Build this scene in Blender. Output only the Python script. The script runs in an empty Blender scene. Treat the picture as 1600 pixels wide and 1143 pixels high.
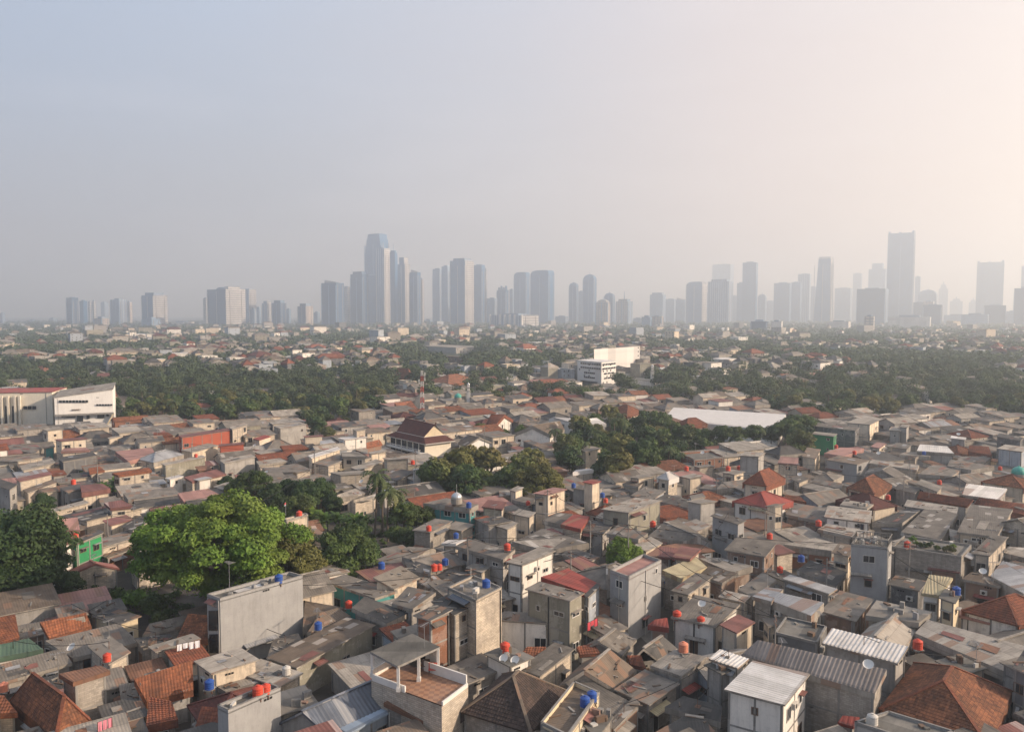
import bpy, math, random
import numpy as np
from mathutils import Vector
R = math.radians
sc = bpy.context.scene
C = sc.collection
rng = random.Random(7)
HAZE = .00040
# ------------------------------------------------ camera
F = 1232.0; HC = 42.0; HZ = 490.0
PITCH = math.atan((571.5-HZ)/F)
cam = bpy.data.objects.new('camera', bpy.data.cameras.new('camera')); C.objects.link(cam)
cam.location = (0, 0, HC); cam.rotation_euler = (R(90)-PITCH, 0, 0)
cam.data.sensor_width = 36; cam.data.lens = 36*F/1600; cam.data.clip_start = .5; cam.data.clip_end = 40000
sc.camera = cam
CP, SP = math.cos(PITCH), math.sin(PITCH)
# ------------------------------------------------ world + sun
SAZ, SEL = R(98), R(22)          # sun azimuth to the right of the view (+Y), elevation
sdir = Vector((math.sin(SAZ)*math.cos(SEL), math.cos(SAZ)*math.cos(SEL), math.sin(SEL)))
w = bpy.data.worlds.new('World'); sc.world = w; w.use_nodes = True
nt = w.node_tree; nt.nodes.clear()
def wn(t, **k):
    n = nt.nodes.new(t)
    for a, b in k.items(): setattr(n, a, b)
    return n
sky = wn('ShaderNodeTexSky', sky_type='NISHITA', sun_disc=False, sun_elevation=SEL, sun_rotation=SAZ)
sky.air_density = 1.3; sky.dust_density = 6.0; sky.ozone_density = 1.2; sky.altitude = 0
tc = wn('ShaderNodeTexCoord')
nrm = wn('ShaderNodeVectorMath', operation='NORMALIZE'); nt.links.new(tc.outputs['Generated'], nrm.inputs[0])
sep = wn('ShaderNodeSeparateXYZ'); nt.links.new(nrm.outputs[0], sep.inputs[0])
def wmath(op, a, b=None, clamp=False):
    n = wn('ShaderNodeMath', operation=op, use_clamp=clamp)
    for i, s in enumerate((a, b)):
        if s is None: continue
        if isinstance(s, (int, float)): n.inputs[i].default_value = s
        else: nt.links.new(s, n.inputs[i])
    return n.outputs[0]
def wramp(fac, stops):
    n = wn('ShaderNodeValToRGB'); cr = n.color_ramp
    while len(cr.elements) < len(stops): cr.elements.new(.5)
    for e, (p, c) in zip(cr.elements, stops): e.position = p; e.color = (*c, 1)
    nt.links.new(fac, n.inputs[0]); return n.outputs[0]
def wmix(f, a, b, bt='MIX'):
    n = wn('ShaderNodeMix', data_type='RGBA', blend_type=bt)
    for i, s in ((0, f), (6, a), (7, b)):
        if isinstance(s, (int, float)): n.inputs[i].default_value = s
        elif isinstance(s, tuple): n.inputs[i].default_value = (*s, 1)
        else: nt.links.new(s, n.inputs[i])
    return n.outputs[2]
# hazy air veil: colour by angle to the sun and by elevation (world directions)
gdir = Vector((math.sin(R(68))*math.cos(R(15)), math.cos(R(68))*math.cos(R(15)), math.sin(R(15))))
dot = wn('ShaderNodeVectorMath', operation='DOT_PRODUCT'); nt.links.new(nrm.outputs[0], dot.inputs[0]); dot.inputs[1].default_value = gdir
ang = wmath('DIVIDE', wmath('ARCCOSINE', dot.outputs['Value']), math.pi)
def lin(r, g, b): return tuple(((c/255)/12.92 if c/255 <= .04045 else ((c/255+.055)/1.055)**2.4) for c in (r, g, b))
high = wramp(ang, [(0, (2.9, 2.4, 1.9)), (.12, (1.0, .9, .85)), (.2, lin(234, 223, 219)), (.28, lin(222, 213, 214)), (.36, lin(200, 204, 217)), (.46, lin(182, 196, 218)), (.56, lin(162, 184, 214)), (.8, lin(140, 166, 202))])
low = wramp(ang, [(0, (2.6, 1.8, 1.2)), (.12, (1.15, .92, .74)), (.2, lin(246, 226, 212)), (.28, lin(228, 210, 203)), (.36, lin(204, 196, 195)), (.46, lin(182, 180, 184)), (.56, lin(176, 174, 180)), (.8, lin(166, 168, 178))])
el = wmath('MULTIPLY', sep.outputs[2], 2.6, True)
nz = wn('ShaderNodeTexNoise'); nz.inputs['Scale'].default_value = 2.2; nz.inputs['Detail'].default_value = 4
mp = wn('ShaderNodeMapping'); mp.inputs['Scale'].default_value = (1, 1, 5); nt.links.new(nrm.outputs[0], mp.inputs[0]); nt.links.new(mp.outputs[0], nz.inputs['Vector'])
elb = wmath('ADD', el, wmath('MULTIPLY', wmath('SUBTRACT', nz.outputs[0], .5), .55), True)
veil = wmix(elb, low, high)
skys = wmix(1.0, sky.outputs[0], (.10, .10, .10), 'MULTIPLY')
veil = wmix(1.0, veil, (.80, .795, .80), 'MULTIPLY')
cn = wn('ShaderNodeMapRange'); nt.links.new(nz.outputs[0], cn.inputs[0]); cn.inputs[1].default_value = .5; cn.inputs[2].default_value = .8; cn.inputs[3].default_value = 0; cn.inputs[4].default_value = .16
veil = wmix(cn.outputs[0], veil, lin(240, 226, 220))
tot = wmix(.86, skys, veil)
bg = wn('ShaderNodeBackground'); bg.inputs[1].default_value = 1.0
out = wn('ShaderNodeOutputWorld'); nt.links.new(tot, bg.inputs[0]); nt.links.new(bg.outputs[0], out.inputs[0])
SKYBG = bg
sun = bpy.data.objects.new('sun', bpy.data.lights.new('sun', 'SUN')); C.objects.link(sun)
sun.data.energy = 4.8; sun.data.angle = R(1.0); sun.data.color = (1, .83, .66)
sun.rotation_euler = sdir.to_track_quat('Z', 'Y').to_euler()
vs = sc.view_settings; vs.view_transform = 'Standard'; vs.look = 'None'; vs.exposure = 0.55; vs.gamma = 1
sc.render.engine = 'CYCLES'
cy = sc.cycles; cy.max_bounces = 4; cy.diffuse_bounces = 2; cy.glossy_bounces = 2; cy.transmission_bounces = 2; cy.transparent_max_bounces = 4; cy.volume_bounces = 1
cy.use_denoising = True; cy.caustics_reflective = False; cy.caustics_refractive = False
try: cy.denoiser = 'OPENIMAGEDENOISE'; cy.denoising_input_passes = 'RGB_ALBEDO_NORMAL'
except Exception: pass
# ------------------------------------------------ pixel <-> world helpers
def ray(u, v):
    a, b = (u-800)/F, (571.5-v)/F
    return Vector((a, CP+b*SP, -SP+b*CP))
def P(u, v, z):
    d = ray(u, v); t = (z-HC)/d.z
    return Vector((d.x*t, d.y*t, z))
def proj(p):
    x, y, z = p[0], p[1], p[2]-HC
    f = y*CP - z*SP; up = y*SP + z*CP
    if f < 1: return (-9999, 9999)
    return (800+F*x/f, 571.5-F*up/f)
def at_dist(u, v, y):            # point on the pixel ray at forward distance y
    d = ray(u, v); t = y/d.y
    return Vector((d.x*t, y, HC+d.z*t))
# ------------------------------------------------ materials
class NT:
    def __init__(s, name):
        s.m = bpy.data.materials.new(name); s.m.use_nodes = True; s.t = s.m.node_tree; s.t.nodes.clear()
        s.o = s.t.nodes.new('ShaderNodeOutputMaterial'); s.b = s.t.nodes.new('ShaderNodeBsdfPrincipled')
        s.t.links.new(s.b.outputs[0], s.o.inputs[0])
    def n(s, t, ins=None, **k):
        x = s.t.nodes.new(t)
        for a, b in k.items(): setattr(x, a, b)
        for a, b in (ins or {}).items(): s.set(x.inputs[a], b)
        return x
    def set(s, sock, v):
        if hasattr(v, 'is_output') or isinstance(v, bpy.types.NodeSocket): s.t.links.new(v, sock)
        elif isinstance(v, (tuple, list)) and len(v) == 3 and sock.type == 'RGBA': sock.default_value = (*v, 1)
        else: sock.default_value = v
    def math(s, op, a, b=0.0, clamp=False): return s.n('ShaderNodeMath', {0: a, 1: b}, operation=op, use_clamp=clamp).outputs[0]
    def mix(s, f, a, b, bt='MIX'): return s.n('ShaderNodeMix', {0: f, 6: a, 7: b}, data_type='RGBA', blend_type=bt).outputs[2]
    def noise(s, vec, scale, detail=3, rough=.6): return s.n('ShaderNodeTexNoise', {'Vector': vec, 'Scale': scale, 'Detail': detail, 'Roughness': rough}).outputs[0]
    def vec(s, x, y, z=0.0): return s.n('ShaderNodeCombineXYZ', {0: x, 1: y, 2: z}).outputs[0]
    def wnoise(s, vec): return s.n('ShaderNodeTexWhiteNoise', {'Vector': vec}, noise_dimensions='3D')
    def ramp(s, f, lo, hi): return s.n('ShaderNodeMapRange', {0: f, 1: lo, 2: hi, 3: 0.0, 4: 1.0}).outputs[0]
    def uv(s):
        q = s.n('ShaderNodeUVMap'); x = s.n('ShaderNodeSeparateXYZ', {0: q.outputs[0]})
        return q.outputs[0], x.outputs[0], x.outputs[1]
    def bump(s, h, st, dist=.02): s.set(s.b.inputs['Normal'], s.n('ShaderNodeBump', {'Height': h, 'Strength': st, 'Distance': dist}).outputs[0])
    def hsv(s, col, v): return s.n('ShaderNodeHueSaturation', {'Color': col, 'Value': v}).outputs[0]
    def done(s, col, rough=.85, metal=0.0, spec=.3):
        s.set(s.b.inputs['Base Color'], col); s.set(s.b.inputs['Roughness'], rough); s.b.inputs['Metallic'].default_value = metal
        s.b.inputs['Specular IOR Level'].default_value = spec
        return s.m
MATS = {}
def sheet(key, name, c1, c2, rough=.85, metal=0., var=.35, stain=(.10, .09, .08), sa=.75, jv=1.75, ju=.95, spec=.3):
    t = NT(name); q, u, v = t.uv()
    b = t.wnoise(t.vec(t.math('FLOOR', t.math('DIVIDE', u, 100.)), 3., 1.)).outputs[0]
    cell = t.wnoise(t.vec(t.math('FLOOR', t.math('DIVIDE', u, ju)), t.math('FLOOR', t.math('DIVIDE', v, jv)), 2.)).outputs[0]
    n1 = t.noise(q, .45, 5, .65); n2 = t.noise(t.vec(t.math('MULTIPLY', u, 2.2), t.math('MULTIPLY', v, .35)), 1., 4, .7)
    n3 = t.noise(q, 5., 3, .7)
    col = t.mix(t.ramp(n1, .35, .65), c1, c2)
    col = t.mix(t.math('MULTIPLY', t.ramp(n2, .5, .78), sa), col, stain)
    col = t.mix(t.math('MULTIPLY', t.ramp(n3, .55, .8), .25), col, stain)
    odd = t.math('GREATER_THAN', t.math('ADD', cell, t.math('MULTIPLY', t.math('SUBTRACT', b, .5), .12)), .93)
    if ju < 5: col = t.mix(t.math('MULTIPLY', odd, .7), col, t.mix(t.math('GREATER_THAN', b, .45), t.mix(.5, c1, (.5, .47, .43)), (.17, .1, .065)))
    jl = t.math('LESS_THAN', t.math('FRACT', t.math('DIVIDE', v, jv)), .045)
    col = t.mix(t.math('MULTIPLY', jl, .45), col, stain)
    val = t.math('ADD', t.math('ADD', 1-var/2-.11, t.math('MULTIPLY', b, var)), t.math('MULTIPLY', cell, .34 if ju < 5 else .06))
    col = t.hsv(col, val)
    t.bump(n3, .3, .02)
    MATS[key] = t.done(col, rough, metal, spec); return MATS[key]
def tiles(key, name, c1, c2, c3, var=.3):
    t = NT(name); q, u, v = t.uv()
    b = t.wnoise(t.vec(t.math('FLOOR', t.math('DIVIDE', u, 100.)), 5., 1.)).outputs[0]
    row = t.math('FLOOR', t.math('DIVIDE', v, .34)); colm = t.math('FLOOR', t.math('DIVIDE', u, .26))
    cell = t.wnoise(t.vec(colm, row, 4.)).outputs[0]
    n1 = t.noise(q, .5, 5, .7); n2 = t.noise(q, 2.5, 4, .7)
    col = t.mix(cell, c1, c2)
    col = t.mix(t.math('MULTIPLY', t.ramp(n1, .42, .68), .75), col, c3)
    col = t.mix(t.math('MULTIPLY', t.ramp(n2, .5, .75), .5), col, c3)
    gap = t.math('MAXIMUM', t.math('LESS_THAN', t.math('FRACT', t.math('DIVIDE', v, .34)), .16), t.math('LESS_THAN', t.math('FRACT', t.math('DIVIDE', u, .26)), .1))
    col = t.mix(t.math('MULTIPLY', gap, .35), col, (.03, .022, .018))
    col = t.hsv(col, t.math('ADD', 1-var/2, t.math('MULTIPLY', b, var)))
    t.bump(t.math('FRACT', t.math('DIVIDE', v, .34)), .5, .04)
    MATS[key] = t.done(col, .9); return MATS[key]
def wall(key, name, c1, c2, var=.3, block=None, stain=(.10, .088, .073), sa=.65, mortar=(.22, .2, .18), patch=.0):
    t = NT(name); q, u, v = t.uv()
    b = t.wnoise(t.vec(t.math('FLOOR', t.math('DIVIDE', u, 100.)), 7., 1.))
    n1 = t.noise(q, .35, 5, .65); n3 = t.noise(q, 3.5, 4, .7)
    st = t.noise(t.vec(t.math('MULTIPLY', u, 1.6), t.math('MULTIPLY', v, .22)), 1., 5, .7)
    col = t.mix(t.ramp(n1, .35, .65), c1, c2)
    n4 = t.noise(q, .28, 6, .75); pl_ = t.mix(t.math('GREATER_THAN', b.outputs[0], .5), t.mix(.5, c1, (.62, .58, .52)), t.mix(.6, c2, (.2, .185, .165)))
    if sa > .3: col = t.mix(t.math('MULTIPLY', t.ramp(n4, .53, .56), .45), col, pl_)
    if block:
        bw, bh = block
        br = t.n('ShaderNodeTexBrick', {'Vector': q, 'Color1': (1, 1, 1), 'Color2': (.72, .72, .72), 'Mortar': (0., 0., 0.), 'Scale': 1., 'Mortar Size': .018 if bh > .15 else .012, 'Bias': 0., 'Brick Width': bw, 'Row Height': bh})
        col = t.mix(1., col, t.mix(br.outputs[1], br.outputs[0], (1, 1, 1)), 'MULTIPLY')
        col = t.mix(t.math('MULTIPLY', br.outputs[1], .8), col, mortar)
    col = t.mix(t.math('MULTIPLY', t.ramp(st, .48, .8), sa), col, stain)
    col = t.mix(t.math('MULTIPLY', t.ramp(n3, .55, .85), .35), col, stain)
    col = t.hsv(col, t.math('ADD', 1-var/2, t.math('MULTIPLY', b.outputs[0], var)))
    t.bump(n3, .35, .02)
    MATS[key] = t.done(col, .92, 0, .2); return MATS[key]
def plain(key, name, c, rough=.7, metal=0., nv=.15, spec=.4, sc_=1.5):
    t = NT(name); g = t.n('ShaderNodeTexCoord').outputs['Object']
    n1 = t.noise(g, sc_, 3)
    col = t.hsv(t.mix(0., c, c), t.math('ADD', 1-nv, t.math('MULTIPLY', n1, nv*2)))
    MATS[key] = t.done(col, rough, metal, spec); return MATS[key]
sheet('AS', 'fibre cement sheet', (.185, .163, .138), (.115, .102, .087), var=.5)
sheet('AL', 'pale fibre cement sheet', (.32, .285, .24), (.22, .195, .165), var=.35)
sheet('AD', 'dark fibre cement sheet', (.085, .08, .075), (.055, .053, .05), var=.4)
sheet('AB', 'brown weathered sheet', (.16, .122, .09), (.105, .08, .06), var=.4)
sheet('WC', 'white zinc sheet', (.62, .59, .55), (.5, .47, .43), .5, .15, .15, (.24, .2, .16), .3, 6., 1.)
sheet('BC', 'brown ribbed sheet', (.26, .22, .19), (.19, .16, .14), .7, .0, .1, sa=.3, jv=6.)
sheet('GC', 'grey ribbed zinc', (.33, .33, .33), (.24, .24, .245), .55, .2, .25, sa=.4, jv=4.)
sheet('BL', 'blue grey ribbed metal', (.14, .155, .18), (.10, .112, .135), .5, .2, .1, sa=.25, jv=8.)
sheet('LB', 'light blue canopy sheet', (.30, .36, .43), (.25, .31, .38), .5, 0, .05, sa=.2, jv=9.)
sheet('RU', 'rusty zinc sheet', (.24, .12, .07), (.15, .085, .06), .8, .1, .3, (.06, .04, .03), .5)
sheet('RM', 'red painted metal sheet', (.27, .055, .04), (.2, .05, .04), .7, .0, .25, (.1, .05, .045), .5, 5.)
sheet('MM', 'maroon metal sheet', (.21, .09, .075), (.15, .07, .06), .75, .0, .35, (.09, .06, .05), .45, 5.)
sheet('PM', 'faded pink metal sheet', (.32, .17, .14), (.25, .14, .12), .75, .0, .3, (.13, .09, .08), .4, 5.)
sheet('GM', 'green metal sheet', (.085, .14, .09), (.07, .11, .08), .7, .0, .2, sa=.3)
sheet('YL', 'yellowed zinc sheet', (.42, .36, .22), (.33, .28, .18), .6, .1, .1, (.2, .13, .08), .4, 4.)
sheet('CO', 'weathered concrete slab', (.21, .195, .17), (.13, .122, .108), var=.4, jv=50., ju=40., stain=(.06, .058, .052), sa=.6)
sheet('CC', 'cream concrete slab', (.34, .30, .25), (.25, .225, .19), var=.3, jv=50., ju=40., sa=.5)
sheet('WH', 'white painted slab', (.72, .68, .64), (.62, .59, .55), .6, 0, .1, (.3, .27, .24), .25, 50., 40.)
tiles('TO', 'orange clay tile', (.34, .125, .06), (.20, .075, .042), (.085, .045, .033))
tiles('TB', 'brown clay tile', (.34, .135, .065), (.15, .062, .035), (.055, .034, .026))
tiles('TR', 'brick red clay tile', (.30, .10, .05), (.19, .065, .04), (.08, .045, .035))
tiles('TD', 'dark glazed tile', (.105, .072, .058), (.055, .04, .034), (.035, .028, .025))
tiles('TM', 'maroon clay tile', (.16, .058, .045), (.11, .042, .036), (.07, .035, .03))
wall('cr', 'cream plaster', (.66, .56, .43), (.52, .43, .33))
wall('wt', 'white plaster', (.76, .71, .64), (.66, .62, .56), sa=.4)
wall('gr', 'grey plaster', (.38, .355, .325), (.28, .265, .245))
wall('gd', 'dark grey render', (.16, .16, .162), (.11, .11, .112))
wall('bk', 'pale block wall', (.64, .545, .425), (.48, .405, .32), block=(.6, .2), sa=.5)
wall('bg', 'grey block wall', (.40, .355, .30), (.29, .26, .225), block=(.45, .2), sa=.55)
wall('br', 'red brick wall', (.32, .125, .065), (.24, .095, .055), block=(.24, .085), sa=.35, mortar=(.24, .17, .13))
wall('tc', 'terracotta painted wall', (.36, .095, .055), (.30, .08, .05), var=.1, sa=.25)
wall('tq', 'turquoise painted wall', (.09, .30, .28), (.07, .24, .24), var=.1, sa=.3)
wall('gn', 'green painted wall', (.035, .26, .10), (.03, .2, .08), var=.1, sa=.3)
wall('bb', 'brown render', (.26, .17, .12), (.2, .13, .1))
wall('og', 'olive grey render', (.30, .28, .22), (.24, .225, .18), var=.15)
wall('pk', 'pinkish render', (.42, .30, .25), (.34, .25, .21))
wall('bw', 'pale blue render', (.38, .42, .46), (.32, .35, .39), var=.2)
wall('cy', 'bright yellow cream render', (.66, .54, .36), (.56, .47, .33), var=.1, sa=.25)
wall('cs', 'clean cream render', (.72, .65, .52), (.66, .59, .48), var=.05, sa=.15)
wall('ws', 'clean white render', (.76, .73, .68), (.70, .67, .63), var=.05, sa=.15)
wall('sl', 'smooth grey cement render', (.35, .345, .335), (.29, .285, .28), var=.05, sa=.3)
wall('col', 'raw concrete frame', (.26, .245, .225), (.2, .19, .175))
def floor_tiles():
    t = NT('terracotta floor tile'); q, u, v = t.uv()
    ck = t.n('ShaderNodeTexChecker', {'Vector': q, 'Color1': (.36, .19, .11), 'Color2': (.25, .13, .08), 'Scale': 2.0}).outputs[0]
    n = t.noise(q, 1., 4)
    MATS['TF'] = t.done(t.mix(t.math('MULTIPLY', t.ramp(n, .4, .8), .5), ck, (.3, .22, .17)), .6)
floor_tiles()
plain('glass', 'dark window glass', (.02, .024, .028), .15, 0, .1, .6)
plain('dark', 'dark interior', (.018, .017, .016), .9)
plain('frame', 'pale window frame', (.45, .42, .38), .7)
plain('wood', 'weathered wood', (.14, .09, .06), .85)
plain('white', 'white paint', (.66, .63, .58), .6)
plain('metal', 'galvanised metal', (.35, .35, .35), .45, .6)
plain('rust', 'rusty steel', (.17, .09, .06), .8)
plain('redtank', 'orange red plastic', (.52, .06, .03), .5, 0, .35)
plain('paletank', 'faded orange plastic', (.55, .2, .12), .5)
plain('bluetank', 'blue plastic', (.02, .07, .28), .4)
plain('whitetank', 'pale plastic', (.5, .47, .42), .5)
plain('bark', 'tree bark', (.13, .1, .075), .95)
plain('cloth_white', 'white laundry', (.7, .7, .72), .9)
plain('cloth_blue', 'blue laundry', (.07, .13, .3), .9)
plain('cloth_red', 'red laundry', (.5, .06, .08), .9)
plain('cloth_pink', 'pink laundry', (.55, .2, .25), .9)
plain('cloth_dark', 'dark laundry', (.04, .04, .06), .9)
plain('black', 'black rubber', (.02, .02, .02), .8)
plain('teal', 'teal dome paint', (.05, .30, .24), .5)
plain('silver', 'silver dome metal', (.5, .5, .5), .35, .6)
plain('redp', 'red mast paint', (.5, .1, .07), .6)
plain('asphalt', 'asphalt', (.055, .053, .05), .95, 0, .25, .2, .3)
plain('debris', 'rubble', (.26, .17, .13), .95, 0, .5, .2, 3.)
plain('yellow', 'yellow plastic', (.55, .36, .03), .5)
def foliage(key, name, dark, light, br):
    t = NT(name); g = t.n('ShaderNodeNewGeometry').outputs['Position']
    n1 = t.noise(g, .09, 2); n2 = t.noise(g, .9, 3, .7); n3 = t.noise(g, 6., 2)
    rnd = t.n('ShaderNodeObjectInfo').outputs['Random']
    f = t.math('ADD', t.math('MULTIPLY', t.ramp(n2, .3, .7), .65), t.math('MULTIPLY', n3, .35))
    col = t.mix(f, dark, light)
    col = t.mix(t.math('MULTIPLY', t.ramp(t.math('ADD', n1, t.math('MULTIPLY', t.math('SUBTRACT', rnd, .5), .3)), .52, .75), .55), col, br)
    col = t.hsv(col, t.math('ADD', .62, t.math('ADD', t.math('MULTIPLY', rnd, .25), t.math('MULTIPLY', t.ramp(t.noise(g, .16, 1), .3, .7), .6))))
    t.done(col, .65, 0, .25)
    tr = t.n('ShaderNodeBsdfTranslucent', {'Color': col}); mx = t.n('ShaderNodeMixShader', {0: .25, 1: t.b.outputs[0], 2: tr.outputs[0]})
    t.t.links.new(mx.outputs[0], t.o.inputs[0]); MATS[key] = t.m
foliage('leaf', 'dark green foliage', (.03, .055, .015), (.10, .145, .035), (.14, .115, .04))
foliage('leafb', 'bright green foliage', (.045, .095, .015), (.16, .26, .035), (.16, .19, .04))
foliage('leafo', 'olive green foliage', (.07, .075, .022), (.185, .18, .05), (.2, .15, .06))
foliage('leafd', 'deep green foliage', (.02, .042, .014), (.062, .105, .03), (.07, .08, .028))
foliage('palm', 'palm frond', (.035, .055, .02), (.10, .13, .045), (.16, .13, .06))
foliage('leaff', 'far wood foliage', (.034, .054, .022), (.10, .13, .05), (.15, .115, .055))
def facade(key, name, c1, c2, fh=4., bwid=6., gr=.35, rough=.4, band=.5, vert=0.):
    t = NT(name); q, u, v = t.uv()
    b = t.wnoise(t.vec(t.math('FLOOR', t.math('DIVIDE', u, 1000.)), 7., 1.)).outputs[0]
    fb = t.math('LESS_THAN', t.math('FRACT', t.math('DIVIDE', v, fh)), band)
    fv = t.math('LESS_THAN', t.math('FRACT', t.math('DIVIDE', u, bwid)), vert)
    wv = t.wnoise(t.vec(t.math('FLOOR', t.math('DIVIDE', u, 9.)), t.math('FLOOR', t.math('DIVIDE', v, fh*3)), 1.)).outputs[0]
    col = t.mix(t.math('MAXIMUM', fb, fv), c1, c2)
    col = t.hsv(col, t.math('ADD', .68, t.math('ADD', t.math('MULTIPLY', wv, .3), t.math('MULTIPLY', b, .3))))
    MATS[key] = t.done(col, rough, 0, .5)
facade('fg', 'blue glass facade', (.01, .08, .20), (.035, .16, .32), band=.35, rough=.2)  # tower facades carry the haze's blue in their own colour
facade('fd', 'dark glass facade', (.01, .055, .13), (.025, .09, .19), band=.3, rough=.2)
facade('fw', 'pale striped facade', (.48, .45, .42), (.13, .15, .18), fh=7., band=.45)
facade('fv', 'vertically ribbed facade', (.08, .15, .26), (.34, .39, .46), fh=8., band=.0, bwid=9., vert=.4)
facade('fc', 'cream concrete facade', (.5, .42, .36), (.2, .19, .19), fh=6., band=.4, bwid=10., vert=.25)
facade('fp', 'pale grey facade', (.17, .26, .38), (.11, .19, .30), fh=6., band=.4)
facade('fh', 'white office facade', (.6, .565, .53), (.56, .53, .5), fh=8., band=.2)
# ------------------------------------------------ mesh builder
class MB:
    def __init__(s): s.v = []; s.f = []; s.uv = []; s.m = []; s.off = 100*rng.randint(0, 55)+20.
    def poly(s, pts, m, ua=None, uvs=None):
        pts = [Vector(p) for p in pts]; n0 = len(s.v); s.v += pts; s.f.append(list(range(n0, n0+len(pts)))); s.m.append(m)
        if uvs is None:
            n = Vector((0, 0, 0))
            for i in range(len(pts)):
                a, b = pts[i], pts[(i+1) % len(pts)]
                n += Vector(((a.y-b.y)*(a.z+b.z), (a.z-b.z)*(a.x+b.x), (a.x-b.x)*(a.y+b.y)))
            if n.length < 1e-9: n = Vector((0, 0, 1))
            n.normalize()
            if ua is None: ua = Vector((0, 0, 1)).cross(n) if abs(n.z) < .9 else Vector((1, 0, 0))
            ua = Vector(ua); ua = (ua - n*ua.dot(n)).normalized(); va = n.cross(ua)
            o = pts[0] if abs(n.z) > .35 else Vector((pts[0].x, pts[0].y, 0))
            uvs = [((p-o).dot(ua)+s.off, (p-o).dot(va)) for p in pts]
        s.uv += uvs
    def box(s, c, ax, ay, az, m, bottom=True):     # centre + three half vectors
        c, ax, ay, az = map(Vector, (c, ax, ay, az))
        k = [c+sx*ax+sy*ay+sz*az for sz in (-1, 1) for sx, sy in ((-1, -1), (1, -1), (1, 1), (-1, 1))]
        if ax.cross(ay).dot(az) < 0: k = [k[i] for i in (3, 2, 1, 0, 7, 6, 5, 4)]
        s.poly([k[4], k[5], k[6], k[7]], m)
        if bottom: s.poly([k[3], k[2], k[1], k[0]], m)
        for i in range(4):
            j = (i+1) % 4; s.poly([k[i], k[j], k[j+4], k[i+4]], m)
    def bar(s, a, b, w, m, w2=None):
        a, b = Vector(a), Vector(b); d = b-a
        if d.length < 1e-6: return
        d.normalize(); r = d.cross(Vector((0, 0, 1)))
        if r.length < .05: r = Vector((1, 0, 0))
        r.normalize(); q = r.cross(d).normalized()
        s.box((a+b)/2, (b-a)/2, r*w/2, q*(w2 or w)/2, m)
    def tube(s, a, b, r1, r2, m, n=8, cap=True):
        a, b = Vector(a), Vector(b); d = (b-a).normalized(); x = d.orthogonal().normalized(); y = d.cross(x)
        A = [a+(x*math.cos(t)+y*math.sin(t))*r1 for t in [2*math.pi*i/n for i in range(n)]]
        B = [b+(x*math.cos(t)+y*math.sin(t))*r2 for t in [2*math.pi*i/n for i in range(n)]]
        for i in range(n):
            j = (i+1) % n; s.poly([A[i], A[j], B[j], B[i]], m)
        if cap: s.poly(B, m); s.poly(A[::-1], m)
    def lathe(s, c, prof, m, n=14):               # prof: (r, z)
        c = Vector(c)
        rings = [[c+Vector((r*math.cos(2*math.pi*i/n), r*math.sin(2*math.pi*i/n), z)) for i in range(n)] for r, z in prof]
        for a, b in zip(rings, rings[1:]):
            for i in range(n):
                j = (i+1) % n; s.poly([a[i], a[j], b[j], b[i]], m)
        if prof[-1][0] > .01: s.poly(rings[-1], m)
    def surf(s, A, B, Cc, D, m, period=.0, amp=.03, row=None, spp=4):
        """ribbed or tiled sheet; AB the eave, DC the upper edge"""
        A, B, Cc, D = map(Vector, (A, B, Cc, D)); e = B-A
        L = e.length; ed = e/L; n = e.cross(D-A)
        if n.length < 1e-6: n = e.cross(Cc-A)
        n.normalize()
        if n.z < 0: n = -n
        up = n.cross(ed)
        if up.dot((Cc+D)/2-(A+B)/2) < 0: up = -up
        o = A
        def st(p): d = p-o; return d.dot(ed), d.dot(up), d.dot(n)
        a, b, c, d = st(A), st(B), st(Cc), st(D)
        Hh = max(c[1], d[1], .1)
        rows = max(1, int(round(Hh/row))) if row else 1
        def line(t):
            return (a[0]+(d[0]-a[0])*t, b[0]+(c[0]-b[0])*t, a[1]+(d[1]-a[1])*t, b[1]+(c[1]-b[1])*t, a[2]+(d[2]-a[2])*t, b[2]+(c[2]-b[2])*t)
        for r in range(rows):
            l0, l1 = line(r/rows), line((r+1)/rows)
            s0, s1 = min(l0[0], l1[0]), max(l0[1], l1[1])
            if period: k = max(2, int((s1-s0)/period*spp))
            else: k = 1
            ss = [s0+(s1-s0)*i/k for i in range(k+1)]
            def pt(ln, x, lift):
                w_ = ln[1]-ln[0]; x = min(max(x, ln[0]), ln[1]); f = (x-ln[0])/w_ if w_ > 1e-4 else 0
                y = ln[2]+(ln[3]-ln[2])*f; h = ln[4]+(ln[5]-ln[4])*f
                hh = amp*(.5+.5*math.sin(x/period*2*math.pi)) if period else 0
                return o+ed*x+up*y+n*(h+hh+lift), (x+s.off, y)
            lf = .045 if row else 0
            for i in range(k):
                q = [pt(l0, ss[i], lf), pt(l0, ss[i+1], lf), pt(l1, ss[i+1], 0), pt(l1, ss[i], 0)]
                if (q[1][0]-q[0][0]).length < 1e-4 and (q[2][0]-q[3][0]).length < 1e-4: continue
                s.poly([x[0] for x in q], m, uvs=[x[1] for x in q])
                if row:
                    w0, w1 = pt(l0, ss[i], -.02), pt(l0, ss[i+1], -.02)
                    s.poly([w0[0], w1[0], q[1][0], q[0][0]], m, uvs=[(w0[1][0], w0[1][1]), (w1[1][0], w1[1][1]), q[1][1], q[0][1]])
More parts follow.
